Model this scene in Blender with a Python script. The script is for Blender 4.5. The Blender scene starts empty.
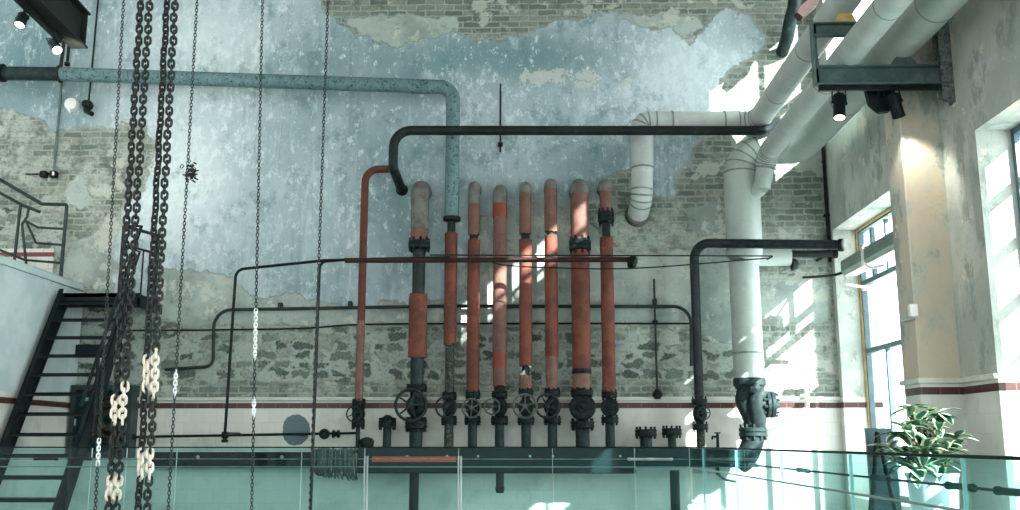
import bpy, bmesh, math, random
import numpy as np
from mathutils import Vector as V, Matrix, Quaternion
random.seed(7)
sc = bpy.context.scene
COL = sc.collection
PI = math.pi
# ------------------------------------------------------------------ camera
F = 980.0
PITCH = math.atan(187/980); YAW = math.atan(20/998)
CAM = V((0, 0, 1.15))
cd = bpy.data.cameras.new('camera'); cam = bpy.data.objects.new('camera', cd); COL.objects.link(cam)
cam.location = CAM; cam.rotation_euler = (PI/2 + PITCH, 0, YAW)
cd.sensor_width = 36; cd.lens = 36*F/1020; cd.clip_start = .05; cd.clip_end = 300
sc.camera = cam
ROT = cam.rotation_euler.to_matrix()
AX = ROT @ V((0, 0, -1))
def ray(px, py): return ROT @ V(((px-510)/F, -(py-255)/F, -1))
def at(px, py, Y): d = ray(px, py); return CAM + d*(Y/d.y)
def atx(px, py, X): d = ray(px, py); return CAM + d*(X/d.x)
def pm(w, P): return w*((P-CAM).dot(AX))/F          # a length seen as w pixels at P
# ------------------------------------------------------------------ colours and node helpers
def lin(c):
    c = c/255
    return c/12.92 if c <= .04045 else ((c+.055)/1.055)**2.4
def rgb(r, g, b): return (lin(r), lin(g), lin(b), 1)
class NT:
    def __init__(s, name):
        s.m = bpy.data.materials.new(name); s.m.use_nodes = True
        s.t = s.m.node_tree; s.t.nodes.clear()
        s.out = s.t.nodes.new('ShaderNodeOutputMaterial')
    def n(s, typ, ins=None, **props):
        nd = s.t.nodes.new('ShaderNode'+typ)
        for k, v in props.items(): setattr(nd, k, v)
        for k, v in (ins or {}).items(): s.put(nd.inputs[k], v)
        return nd
    def put(s, sock, v):
        if isinstance(v, bpy.types.NodeSocket): s.t.links.new(v, sock)
        elif v is not None: sock.default_value = v
    def math(s, op, a, b=0.0, c=None, clamp=False):
        nd = s.n('Math', operation=op, use_clamp=clamp); s.put(nd.inputs[0], a); s.put(nd.inputs[1], b)
        if c is not None: s.put(nd.inputs[2], c)
        return nd.outputs[0]
    def mix(s, f, a, b, mode='MIX'):
        nd = s.n('Mix', data_type='RGBA', blend_type=mode); s.put(nd.inputs[0], f); s.put(nd.inputs[6], a); s.put(nd.inputs[7], b)
        return nd.outputs[2]
    def step(s, v, lo, hi):
        nd = s.n('MapRange', interpolation_type='SMOOTHSTEP'); s.put(nd.inputs[0], v); s.put(nd.inputs[1], lo); s.put(nd.inputs[2], hi)
        return nd.outputs[0]
    def noise(s, vec, scale, det=6, rough=.6, dist=0.0):
        nd = s.n('TexNoise', {'Scale': scale, 'Detail': det, 'Roughness': rough, 'Distortion': dist}); s.put(nd.inputs['Vector'], vec)
        return nd.outputs['Fac']
    def mapv(s, vec, scale=(1, 1, 1), loc=(0, 0, 0)):
        nd = s.n('Mapping'); s.put(nd.inputs[0], vec); nd.inputs['Scale'].default_value = scale; nd.inputs['Location'].default_value = loc
        return nd.outputs[0]
    def pos(s): return s.n('NewGeometry').outputs['Position']
    def obj(s): return s.n('TexCoord').outputs['Object']
    def attr(s, name): return s.n('Attribute', attribute_name=name).outputs['Fac']
    def bump(s, h, strength=.5, dist=.02): return s.n('Bump', {'Height': h, 'Strength': strength, 'Distance': dist}).outputs[0]
    def bsdf(s, col, rough=.7, metal=0, normal=None, spec=.4):
        b = s.n('BsdfPrincipled'); s.put(b.inputs['Base Color'], col); s.put(b.inputs['Roughness'], rough); s.put(b.inputs['Metallic'], metal)
        b.inputs['Specular IOR Level'].default_value = spec
        if normal is not None: s.put(b.inputs['Normal'], normal)
        s.t.links.new(b.outputs[0], s.out.inputs[0]); return b
def weathered(name, c1, c2, c3=None, scale=6, rough=.6, metal=0, bumps=.25, thr=(.42, .62), thr3=(.6, .68), spec=.4, stretch=(1, 1, 1)):
    k = {'black_iron': .6, 'chain_steel': 1.1, 'dark_pipe': .5, 'black_pipe': .6, 'cast_iron_green': .5, 'valve_iron': .6, 'handwheel_iron': .6, 'teal_header': .5, 'stair_steel': .6, 'beam_steel': .7, 'railing_steel': .5, 'painted_channel': .95, 'mottled_pipe': .6, 'galvanised_chain': .7, 'red_lagging': .52, 'dusty_red': .54, 'thin_red_pipe': .6, 'brown_lagging': .7, 'orange_band': .5, 'dusty_elbow': .55, 'pale_wheel': .4, 'silver_steel': .6, 'duct_seam': .75, 'grey_duct': .85, 'white_duct': .85, 'maroon_steel': .6, 'teal_pipe': .75, 'rusted_post': .8}.get(name, 1)
    c1, c2, c3 = [c and (c[0]*k, c[1]*k, c[2]*k, 1) for c in (c1, c2, c3)]
    if k <= .76 and c1[0]+c1[1] < .2: spec = .12
    t = NT(name); p = t.mapv(t.pos(), stretch)
    n1 = t.noise(p, scale, 8, .65); n2 = t.noise(p, scale*5, 4, .6)
    col = t.mix(t.step(n1, *thr), c1, c2)
    if c3: col = t.mix(t.step(t.noise(t.mapv(p, loc=(3, 7, 1)), scale*2.2, 8, .7), *thr3), col, c3)
    col = t.mix(t.math('MULTIPLY', n2, .35), col, (c1[0]*.55, c1[1]*.55, c1[2]*.55, 1))
    t.bsdf(col, rough, metal, t.bump(n2, bumps, .01), spec)
    return t.m
M = {}
M['black'] = weathered('black_iron', rgb(26, 34, 36), rgb(40, 50, 50), rgb(62, 72, 70), 9, .45, .2, .3)
M['chain'] = weathered('chain_steel', rgb(20, 26, 27), rgb(38, 42, 40), rgb(70, 74, 70), 30, .5, .3, .3)
M['cream'] = weathered('cream_paint', rgb(226, 216, 200), rgb(200, 186, 168), rgb(120, 110, 98), 26, .6, 0, .3, (.5, .7), (.66, .7))
M['thinchain'] = weathered('galvanised_chain', rgb(58, 68, 68), rgb(84, 94, 92), rgb(36, 44, 44), 30, .5, .5, .2)
M['whitechain'] = weathered('white_chain', rgb(240, 244, 242), rgb(215, 222, 220), None, 30, .5)
M['darkpipe'] = weathered('dark_pipe', rgb(48, 60, 62), rgb(66, 80, 80), rgb(92, 106, 104), 7, .42, .15, .15)
M['blackpipe'] = weathered('black_pipe', rgb(34, 42, 42), rgb(46, 55, 54), rgb(70, 78, 74), 5, .4, .1, .12)
M['greenpipe'] = weathered('cast_iron_green', rgb(48, 66, 68), rgb(66, 86, 86), rgb(98, 118, 114), 9, .5, .15, .25)
M['valve'] = weathered('valve_iron', rgb(26, 38, 39), rgb(42, 56, 56), rgb(76, 92, 90), 14, .5, .2, .4)
M['wheel'] = weathered('handwheel_iron', rgb(44, 56, 56), rgb(64, 78, 76), rgb(110, 122, 116), 20, .5, .2, .3)
M['palewheel'] = weathered('pale_wheel', rgb(110, 128, 122), rgb(140, 155, 148), rgb(70, 84, 80), 20, .5, .2, .3)
M['red'] = weathered('red_lagging', rgb(150, 84, 64), rgb(112, 62, 50), rgb(176, 130, 114), 5, .8, 0, .3, (.4, .6), (.62, .72))
M['pink'] = weathered('dusty_red', rgb(146, 104, 92), rgb(122, 88, 78), rgb(164, 140, 130), 7, .85, 0, .3)
M['dust'] = weathered('dusty_elbow', rgb(138, 140, 136), rgb(112, 106, 100), rgb(150, 128, 118), 8, .9, 0, .35)
M['brown'] = weathered('brown_lagging', rgb(140, 106, 94), rgb(120, 84, 72), rgb(160, 140, 130), 8, .8, 0, .3)
M['orange'] = weathered('orange_band', rgb(166, 72, 44), rgb(146, 62, 40), None, 8, .6)
M['rustpipe'] = weathered('thin_red_pipe', rgb(110, 66, 56), rgb(126, 80, 66), rgb(92, 66, 58), 8, .6, 0, .25)
M['mottle'] = weathered('mottled_pipe', rgb(70, 82, 76), rgb(48, 58, 54), rgb(150, 152, 138), 22, .8, 0, .5, (.4, .6), (.54, .6))
M['teal'] = weathered('teal_pipe', rgb(92, 126, 129), rgb(112, 144, 146), rgb(40, 62, 66), 13, .7, 0, .3, (.4, .6), (.54, .6))
M['tealdark'] = weathered('teal_header', rgb(24, 46, 50), rgb(34, 58, 61), rgb(52, 80, 82), 4, .5, .1, .2)
M['duct'] = weathered('grey_duct', rgb(178, 191, 186), rgb(164, 178, 173), rgb(192, 202, 198), 3, .55, 0, .06)
M['ductdark'] = weathered('duct_seam', rgb(140, 154, 150), rgb(110, 124, 120), None, 6, .6)
M['whiteduct'] = weathered('white_duct', rgb(190, 198, 194), rgb(176, 184, 181), rgb(204, 208, 205), 4, .6, 0, .08)
M['steel'] = weathered('painted_channel', rgb(70, 92, 90), rgb(92, 114, 110), rgb(44, 50, 46), 9, .55, .1, .3)
M['rustmetal'] = weathered('rusted_post', rgb(120, 134, 130), rgb(96, 108, 104), rgb(46, 48, 42), 13, .7, .1, .5, (.4, .6), (.52, .6))
M['stair'] = weathered('stair_steel', rgb(34, 43, 45), rgb(48, 58, 60), rgb(60, 72, 72), 5, .5, .1, .1)
M['beam'] = weathered('beam_steel', rgb(34, 38, 36), rgb(44, 48, 44), rgb(64, 66, 58), 6, .6, .1, .2)
M['railsteel'] = weathered('railing_steel', rgb(58, 74, 74), rgb(76, 92, 90), None, 8, .5, .2, .1)
M['silver'] = weathered('silver_steel', rgb(200, 210, 210), rgb(180, 192, 192), None, 8, .3, .6, .05)
M['redpaint'] = weathered('red_paint', rgb(196, 74, 44), rgb(180, 66, 42), None, 6, .5)
M['whitebox'] = weathered('white_plastic', rgb(226, 228, 224), rgb(214, 216, 212), None, 6, .5)
M['foam'] = weathered('yellow_foam', rgb(200, 170, 110), rgb(180, 150, 96), rgb(214, 196, 150), 12, .9, 0, .5)
M['brownsteel'] = weathered('maroon_steel', rgb(70, 50, 46), rgb(54, 40, 38), None, 6, .6)
M['frame'] = weathered('window_frame', rgb(62, 88, 98), rgb(76, 102, 110), None, 6, .4)
M['heater'] = weathered('heater_metal', rgb(118, 136, 128), rgb(130, 148, 140), None, 4, .5)
M['planter'] = weathered('planter_white', rgb(226, 232, 238), rgb(210, 220, 230), None, 3, .3)
M['board'] = weathered('dark_board', rgb(44, 74, 80), rgb(52, 84, 90), None, 4, .5)
M['leafdark'] = weathered('leaf_green', rgb(34, 74, 58), rgb(52, 100, 74), rgb(96, 146, 112), 25, .35, 0, .1)
M['leafpale'] = weathered('leaf_cream', rgb(206, 222, 190), rgb(176, 206, 166), None, 25, .4, 0, .1)
M['woodstem'] = weathered('stem', rgb(120, 116, 90), rgb(96, 92, 72), None, 20, .8)
M['cablegrey'] = weathered('draped_strands', rgb(98, 108, 102), rgb(66, 76, 72), rgb(150, 158, 150), 40, .8, 0, .5)
M['cabinet'] = weathered('cabinet_frame', rgb(30, 44, 46), rgb(40, 54, 56), None, 5, .4)
M['hose'] = weathered('red_hose', rgb(112, 58, 48), rgb(92, 50, 44), None, 12, .7)
def glass(name, tint, ior=1.45, gl=(1, 1, 1, 1), rough=.0):
    t = NT(name)
    tr = t.n('BsdfTransparent', {'Color': tint}); g = t.n('BsdfGlossy', {'Color': gl, 'Roughness': rough})
    fac = t.math('MULTIPLY_ADD', t.math('POWER', t.n('LayerWeight', {'Blend': .5}).outputs['Facing'], 5.), .6, .006)
    mx = t.n('MixShader', {0: fac, 1: tr.outputs[0], 2: g.outputs[0]})
    t.t.links.new(mx.outputs[0], t.out.inputs[0]); return t.m
M['glass'] = glass('balustrade_glass', (.74, .93, .92, 1))
M['edge'] = weathered('glass_edge', rgb(150, 180, 178), rgb(140, 170, 168), None, 6, .3)
M['winglass'] = glass('window_glass', (.95, .98, .98, 1))
def emit(name, c, s):
    t = NT(name); e = t.n('Emission', {'Color': c, 'Strength': s}); t.t.links.new(e.outputs[0], t.out.inputs[0]); return t.m
M['lamp'] = emit('lamp_lens', (1, .95, .88, 1), 2.2)
# ------------------------------------------------------------------ mesh helpers
def link(o, parent=None):
    COL.objects.link(o)
    if parent is not None: o.parent = parent
    return o
def build(name, bm, mats, parent=None, smooth=True):
    me = bpy.data.meshes.new(name)
    bmesh.ops.recalc_face_normals(bm, faces=bm.faces[:])
    bm.to_mesh(me); bm.free()
    for m in (mats if isinstance(mats, list) else [mats]): me.materials.append(m)
    if smooth:
        me.polygons.foreach_set('use_smooth', [True]*len(me.polygons))
        try: me.set_sharp_from_angle(angle=math.radians(40))
        except Exception: pass
    o = bpy.data.objects.new(name, me)
    link(o)
    if parent is not None:
        o.parent = parent; o.matrix_parent_inverse = root_inv(parent)
    return o
def root_inv(p):
    m = Matrix.Translation(p.location)
    q = p.parent
    return m.inverted() if q is None else Matrix.Identity(4)
def thing(name, label, cat, loc=(0, 0, 0), group=None):
    o = bpy.data.objects.new(name, None); o.empty_display_size = .1
    o.location = loc; link(o); tag(o, label, cat, group); return o
def tag(o, label, cat, group=None, kind=None):
    o['label'] = label; o['category'] = cat
    if group: o['group'] = group
    if kind: o['kind'] = kind
    return o
def struct(o): o['kind'] = 'structure'; return o
def B(): return bmesh.new()
def box(bm, c, s, rot=None, bev=0, mi=0):
    m = Matrix.Translation(V(c)) @ (rot.to_4x4() if rot else Matrix.Identity(4)) @ Matrix.Diagonal((s[0], s[1], s[2], 1))
    r = bmesh.ops.create_cube(bm, size=1, matrix=m)
    fs = set(f for v in r['verts'] for f in v.link_faces)
    for f in fs: f.material_index = mi
    if bev:
        es = set(e for v in r['verts'] for e in v.link_edges)
        bmesh.ops.bevel(bm, geom=list(es), offset=bev, segments=1, affect='EDGES', material=-1)
    return bm
def box2(bm, a, b, bev=0, mi=0):
    a = V(a); b = V(b)
    return box(bm, (a+b)/2, [max(abs(x), 1e-4) for x in (b-a)], None, bev, mi)
def frame_of(d):
    d = d.normalized(); u = V((0, 0, 1)) if abs(d.z) < .9 else V((0, 1, 0))
    x = d.cross(u).normalized(); return x, d.cross(x).normalized()
def tube(bm, pts, r, n=12, caps=True, mi=0, closed=False):
    pts = [V(p) for p in pts]; k = len(pts)
    rs = r if isinstance(r, (list, tuple)) else [r]*k
    rings = []; x = None
    for i in range(k):
        if closed: d = pts[(i+1) % k]-pts[i-1]
        else: d = pts[min(i+1, k-1)]-pts[max(i-1, 0)]
        d.normalize()
        if x is None: x, y = frame_of(d)
        else:
            x = (x - d*x.dot(d)).normalized(); y = d.cross(x)
        y = d.cross(x).normalized()
        # mitre: stretch at corners
        sc_ = 1.0
        rings.append([bm.verts.new(pts[i] + (x*math.cos(2*PI*j/n) + y*math.sin(2*PI*j/n))*rs[i]*sc_) for j in range(n)])
    for i in range(k if closed else k-1):
        a, b = rings[i], rings[(i+1) % k]
        for j in range(n):
            f = bm.faces.new((a[j], a[(j+1) % n], b[(j+1) % n], b[j])); f.material_index = mi
    if caps and not closed:
        for rg in (rings[0], rings[-1]):
            f = bm.faces.new(rg); f.material_index = mi
    return bm
def fillet(pts, R, n=7):
    pts = [V(p) for p in pts]; out = [pts[0]]
    for i in range(1, len(pts)-1):
        a, p, b = pts[i-1], pts[i], pts[i+1]
        u = (a-p); w = (b-p); la, lb = u.length, w.length; u.normalize(); w.normalize()
        ang = math.acos(max(-1, min(1, u.dot(w))))
        if ang > PI-.02: out.append(p); continue
        rr = R[i-1] if isinstance(R, (list, tuple)) else R
        t = min(rr/math.tan(ang/2), la*.49, lb*.49); rr = t*math.tan(ang/2)
        c = p + (u+w).normalized()*(rr/math.sin(ang/2))
        s, e = p+u*t-c, p+w*t-c; tot = s.angle(e); axx = s.cross(e).normalized()
        for k in range(n+1): out.append(c + Quaternion(axx, tot*k/n) @ s)
    out.append(pts[-1]); return out
def lathe(bm, prof, o, axis=(0, 0, 1), n=16, mi=0):     # prof: (radius, height along axis)
    o = V(o); d = V(axis).normalized(); x, y = frame_of(d); rings = []
    for r, h in prof:
        rings.append([bm.verts.new(o + d*h + (x*math.cos(2*PI*j/n)+y*math.sin(2*PI*j/n))*max(r, 1e-4)) for j in range(n)])
    for a, b in zip(rings, rings[1:]):
        for j in range(n):
            f = bm.faces.new((a[j], a[(j+1) % n], b[(j+1) % n], b[j])); f.material_index = mi
    for rg in (rings[0], rings[-1]):
        f = bm.faces.new(rg); f.material_index = mi
    return bm
def torus(bm, c, axis, R, r, n=24, k=8):
    x, y = frame_of(V(axis))
    return tube(bm, [V(c) + (x*math.cos(2*PI*i/n)+y*math.sin(2*PI*i/n))*R for i in range(n)], r, k, closed=True)
def flange(bm, c, R, h, axis=(0, 0, 1), bolts=8, n=20):  # bolted pair of discs
    c = V(c); d = V(axis).normalized()
    lathe(bm, [(R*.9, -h/2), (R, -h*.42), (R, -h*.06), (R*.86, -h*.05), (R*.86, h*.05), (R, h*.06), (R, h*.42), (R*.9, h/2)], c, axis, n)
    x, y = frame_of(d)
    for i in range(bolts):
        a = 2*PI*(i+.3)/bolts; p = c + (x*math.cos(a)+y*math.sin(a))*R*.84
        lathe(bm, [(R*.11, -h*.85), (R*.11, h*.85)], p, axis, 6)
    return bm
def prism(bm, poly, n, mi=0):                              # polygon of 3-D points, extruded by vector n
    a = [bm.verts.new(p) for p in poly]; b = [bm.verts.new(V(p)+V(n)) for p in poly]
    bm.faces.new(a).material_index = mi; bm.faces.new(b[::-1]).material_index = mi
    for i in range(len(a)):
        j = (i+1) % len(a); bm.faces.new((a[i], b[i], b[j], a[j])).material_index = mi
    return bm
def smooth_curve(pts, n=8):
    pts = [V(p) for p in pts]; out = []
    P = [pts[0]*2-pts[1]]+pts+[pts[-1]*2-pts[-2]]
    for i in range(1, len(P)-2):
        for k in range(n):
            t = k/n; a, b, c, d = P[i-1:i+3]
            out.append(.5*((2*b)+(c-a)*t+(2*a-5*b+4*c-d)*t*t+(3*b-a-3*c+d)*t**3))
    out.append(pts[-1]); return out
# ------------------------------------------------------------------ the room
WY = 11.5            # back wall
WX = 3.58             # right wall, room face
GX = 3.86            # window plane
ZB = at(600, 405.5, WY).z          # middle of the red tile band
print('band z', ZB)
# ---- back wall material
def back_wall_mat():
    t = NT('old_back_wall'); p = t.pos()
    sx = t.n('SeparateXYZ', {0: p}); X, Z = sx.outputs[0], sx.outputs[2]
    uv = t.n('CombineXYZ', {0: X, 1: Z}).outputs[0]
    big = t.noise(p, 1.6, 9, .68); mid = t.noise(t.mapv(p, loc=(9, 2, 4)), 5, 9, .7); fine = t.noise(p, 38, 5, .65)
    wob = t.math('ADD', t.math('MULTIPLY', t.math('SUBTRACT', big, .5), .55), t.math('MULTIPLY', t.math('SUBTRACT', mid, .5), .26))
    # bricks
    wv = t.n('TexNoise', {'Vector': p, 'Scale': 7., 'Detail': 3.}).outputs['Color']
    uvd = t.n('VectorMath', {0: uv, 1: t.n('VectorMath', {0: t.n('VectorMath', {0: wv, 1: (.5, .5, .5)}, operation='SUBTRACT').outputs[0], 1: (.035, .035, 0)}, operation='MULTIPLY').outputs[0]}, operation='ADD').outputs[0]
    br = t.n('TexBrick', {'Vector': uvd, 'Color1': rgb(92, 104, 96), 'Color2': rgb(134, 140, 128), 'Mortar': rgb(142, 154, 146), 'Scale': 1., 'Mortar Size': .013, 'Mortar Smooth': .4, 'Bias': -.1, 'Brick Width': .235, 'Row Height': .078})
    smear = t.math('ADD', t.noise(t.mapv(p, loc=(5, 5, 5)), 2.6, 8, .68), t.math('MULTIPLY', t.attr('smear'), .22))
    brc = t.mix(t.step(smear, .47, .58), br.outputs['Color'], t.mix(mid, rgb(140, 152, 144), rgb(170, 178, 168)))      # smeared mortar
    reds = t.math('MULTIPLY', t.step(t.noise(t.mapv(uv, (4.25, 12.8, 1), (2, 1, 0)), 1.3, 1, .5), .72, .74), t.math('SUBTRACT', 1., br.outputs['Fac']))
    brc = t.mix(t.math('MULTIPLY', reds, .45), brc, rgb(122, 90, 76))
    brc = t.mix(t.math('MULTIPLY', t.step(mid, .5, .68), .8), brc, rgb(76, 88, 82))
    brc = t.mix(t.math('MULTIPLY', t.step(t.noise(p, 22, 6, .75), .5, .7), .7), brc, rgb(62, 72, 66))
    # rubble: rough stones in loose courses, sunk in wide pale mortar
    wn = t.n('TexNoise', {'Vector': p, 'Scale': 6., 'Detail': 6., 'Roughness': .65}).outputs['Color']
    uvr = t.n('VectorMath', {0: t.mapv(uv, (4.4, 9.0, 1)), 1: t.n('VectorMath', {0: t.n('VectorMath', {0: wn, 1: (.5, .5, .5)}, operation='SUBTRACT').outputs[0], 1: (1.7, 1.9, 0)}, operation='MULTIPLY').outputs[0]}, operation='ADD').outputs[0]
    vr = t.n('TexVoronoi', {'Vector': uvr, 'Scale': 1., 'Randomness': .6}, voronoi_dimensions='2D'); ve = t.n('TexVoronoi', {'Vector': uvr, 'Scale': 1., 'Randomness': .6}, voronoi_dimensions='2D', feature='DISTANCE_TO_EDGE')
    vs_ = t.n('SeparateColor', {0: vr.outputs['Color']})
    stone = t.n('ValToRGB', {0: vs_.outputs[0]}); cr = stone.color_ramp
    for ps_, c_ in ((0., rgb(38, 50, 47)), (.3, rgb(62, 76, 71)), (.55, rgb(96, 108, 100)), (.75, rgb(138, 147, 136))):
        e_ = cr.elements.new(ps_); e_.color = c_
    cr.elements[0].color = rgb(36, 47, 44); cr.elements[-1].color = rgb(160, 166, 152)
    stone = t.mix(t.math('MULTIPLY', t.step(t.noise(t.mapv(p, loc=(8, 8, 1)), 3.2, 2, .5), .58, .64), .5), stone.outputs[0], rgb(70, 100, 102))
    stone = t.mix(t.step(fine, .35, .75), stone, rgb(110, 122, 112))
    smask = t.step(t.math('ADD', t.math('MULTIPLY', ve.outputs[0], 1.), t.math('MULTIPLY', t.math('SUBTRACT', t.noise(t.mapv(p, loc=(1, 5, 8)), 7, 10, .75), .52), 1.1)), .06, .2)
    smask = t.math('MULTIPLY', smask, t.step(vs_.outputs[1], .22, .34))
    rub = t.mix(smask, t.mix(mid, rgb(132, 146, 138), rgb(166, 177, 168)), stone)
    rub = t.mix(t.math('MULTIPLY', t.step(t.noise(p, 24, 6, .75), .5, .68), .75), rub, rgb(58, 70, 65))
    mr = t.step(t.math('ADD', t.attr('rubble'), t.math('MULTIPLY', wob, .5)), -.02, .03)
    base = t.mix(mr, brc, rub)
    # grey render
    cem = t.mix(t.step(big, .4, .62), rgb(156, 168, 162), rgb(128, 142, 138))
    cem = t.mix(t.step(t.noise(t.mapv(p, loc=(1, 8, 3)), 3.5, 8, .7), .54, .62), cem, rgb(178, 184, 174))
    cem = t.mix(t.math('MULTIPLY', t.step(t.noise(t.mapv(p, loc=(2, 2, 7)), 6, 10, .75), .55, .65), .7), cem, rgb(96, 110, 106))
    mc = t.step(t.math('ADD', t.attr('render'), t.math('MULTIPLY', wob, .8)), -.01, .03)
    base = t.mix(mc, base, cem)
    # loose cream patches of old render on the bricks
    mcr = t.math('MULTIPLY', t.step(t.noise(t.mapv(p, loc=(11, 3, 6)), 1.9, 8, .62), .6, .625), .8)
    base = t.mix(mcr, base, rgb(172, 178, 168))
    # paint
    st = t.noise(t.mapv(p, (7, 7, .55)), 1.2, 6, .6)
    pa = t.mix(t.step(big, .36, .64), rgb(136, 157, 161), rgb(162, 177, 182))
    pa = t.mix(t.math('MULTIPLY', t.step(st, .48, .75), .7), pa, rgb(100, 127, 130))
    pa = t.mix(t.math('MULTIPLY', t.attr('deep'), .8), pa, t.mix(st, rgb(70, 106, 112), rgb(106, 137, 140)))
    pa = t.mix(t.math('MULTIPLY', t.attr('pale'), .8), pa, t.mix(st, rgb(180, 194, 200), rgb(202, 214, 220)))  # painted light: glare and soft glow put into the paint colour
    pa = t.mix(t.math('MULTIPLY', t.step(t.noise(t.mapv(p, loc=(6, 1, 2)), 3.4, 10, .74), .5, .66), .55), pa, rgb(82, 112, 116))
    pk = t.math('MULTIPLY', t.attr('pale'), .09)  # more white scuffs inside the painted glow
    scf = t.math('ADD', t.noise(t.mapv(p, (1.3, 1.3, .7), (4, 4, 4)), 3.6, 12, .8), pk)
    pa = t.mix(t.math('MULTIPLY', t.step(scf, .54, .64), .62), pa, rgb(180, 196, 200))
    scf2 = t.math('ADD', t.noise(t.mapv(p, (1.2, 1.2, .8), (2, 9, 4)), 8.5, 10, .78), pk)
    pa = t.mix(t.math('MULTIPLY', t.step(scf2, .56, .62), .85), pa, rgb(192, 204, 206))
    pa = t.mix(t.math('MULTIPLY', t.step(t.noise(t.mapv(p, (3, 3, .3), (7, 7, 2)), 5, 4, .7), .6, .68), .35), pa, rgb(190, 202, 206))
    pa = t.mix(t.math('MULTIPLY', t.step(t.noise(t.mapv(p, loc=(3, 6, 9)), 22, 6, .7), .6, .7), .5), pa, rgb(84, 108, 110))
    bei = t.step(t.math('ADD', t.attr('beige'), t.math('MULTIPLY', t.math('SUBTRACT', t.noise(p, 7, 8, .7), .5), .75)), .0, .02)
    pa = t.mix(t.math('MULTIPLY', bei, .75), pa, rgb(184, 188, 178))
    ps = t.math('ADD', t.attr('paint'), wob)
    mp = t.step(ps, -.006, .012)
    rim = t.math('MULTIPLY', t.step(ps, -.05, -.006), t.math('SUBTRACT', 1., mp))
    base = t.mix(t.math('MULTIPLY', rim, .6), base, rgb(150, 158, 148))
    col = t.mix(mp, base, pa)
    # height
    h1 = t.mix(mr, t.math('SUBTRACT', 1., br.outputs['Fac']), smask)
    h1 = t.mix(mc, h1, (.9, .9, .9, 1))
    hh = t.math('ADD', t.math('MULTIPLY', t.mix(mp, h1, (1.9, 1.9, 1.9, 1)), .6), t.math('ADD', t.math('MULTIPLY', fine, .22), t.math('MULTIPLY', mid, .5)))
    # tiles below the band
    tm, tcol, th = tiles(t, uv, Z, p)
    col = t.mix(tm, col, tcol)
    stn = t.step(t.math('ADD', t.attr('stain'), t.math('MULTIPLY', t.math('SUBTRACT', mid, .5), .12)), 0, .01)
    col = t.mix(stn, col, t.mix(st, rgb(66, 92, 96), rgb(84, 108, 110)))
    hh = t.mix(tm, hh, t.math('ADD', th, 1.2))
    rough = t.mix(tm, (.85, .85, .85, 1), (.35, .35, .35, 1))
    t.bsdf(col, rough, 0, t.bump(hh, .7, .03), .35)
    return t.m
def tiles(t, uv, Z, p):
    tb = t.n('TexBrick', {'Vector': uv, 'Color1': rgb(204, 204, 198), 'Color2': rgb(196, 197, 191), 'Mortar': rgb(188, 190, 185), 'Scale': 1., 'Mortar Size': .0035, 'Mortar Smooth': .1, 'Bias': .2, 'Brick Width': .152, 'Row Height': .152})
    tc = t.mix(t.step(t.noise(t.mapv(p, loc=(3, 3, 8)), 2.4, 6, .6), .5, .7), tb.outputs['Color'], rgb(176, 180, 172))
    rb = t.n('TexBrick', {'Vector': uv, 'Color1': rgb(60, 33, 31), 'Color2': rgb(76, 42, 38), 'Mortar': rgb(96, 82, 78), 'Scale': 1., 'Mortar Size': .004, 'Brick Width': .152, 'Row Height': 5.})
    band = t.math('LESS_THAN', t.math('ABSOLUTE', t.math('SUBTRACT', Z, ZB)), .031)
    tc = t.mix(band, tc, rb.outputs['Color'])
    tm = t.math('LESS_THAN', Z, ZB+.085)
    return tm, tc, t.math('MULTIPLY', t.math('SUBTRACT', 1., tb.outputs['Fac']), .04)
# ---- signed distance of wall points to polygons traced on the wall
def sd_poly(P, poly):
    A = np.array(poly, float); Bq = np.roll(A, -1, 0); d = np.full(len(P), 1e9); ins = np.zeros(len(P), bool)
    for a, b in zip(A, Bq):
        e = b-a; w = P-a; tt = np.clip((w@e)/(e@e+1e-12), 0, 1); d = np.minimum(d, np.linalg.norm(w-tt[:, None]*e, axis=1))
        c = ((a[1] <= P[:, 1]) & (b[1] > P[:, 1])) | ((b[1] <= P[:, 1]) & (a[1] > P[:, 1]))
        xs = a[0] + (P[:, 1]-a[1])/((b[1]-a[1]) if b[1] != a[1] else 1e-9)*e[0]
        ins ^= c & (P[:, 0] < xs)
    return np.where(ins, d, -d)
def wpoly(pix): return [(at(x, y, WY).x, at(x, y, WY).z) for x, y in pix]
def blob(P, px, py, rx, ry):
    c = at(px, py, WY); s = pm(1, c)
    return np.exp(-(((P[:, 0]-c.x)/(rx*s))**2 + ((P[:, 1]-c.z)/(ry*s))**2))
xs = np.linspace(-9.5, WX+.02, 221); zs = np.linspace(0, 8.0, 141)
XX, ZZ = np.meshgrid(xs, zs); P2 = np.stack([XX.ravel(), ZZ.ravel()], 1)
me = bpy.data.meshes.new('wall_back')
nx, nz = len(xs), len(zs)
fc = [(j*nx+i, j*nx+i+1, (j+1)*nx+i+1, (j+1)*nx+i) for j in range(nz-1) for i in range(nx-1)]
me.from_pydata([(x, WY, z) for x, z in P2], [], fc)
paint = sd_poly(P2, wpoly([(-200, 108), (0, 112), (45, 116), (56, 132), (95, 126), (140, 120), (160, 150), (150, 172), (136, 200), (120, 218), (118, 262), (150, 268), (190, 271), (222, 274), (250, 292), (300, 296), (345, 312), (362, 322), (380, 300), (420, 292), (450, 300), (468, 262), (480, 214), (500, 208), (530, 202), (560, 204), (590, 196), (612, 180), (630, 172), (640, 192), (668, 200), (680, 170), (695, 150), (702, 136), (726, 130), (721, 96), (732, 72), (756, 56), (772, 44), (752, 15), (720, 12), (706, 25), (690, 38), (665, 28), (640, 25), (610, 12), (560, 22), (530, 34), (500, 40), (470, 39), (455, 30), (430, 42), (400, 47), (370, 36), (340, 20), (322, 8), (316, -40), (300, -200), (-200, -200)]))
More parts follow.
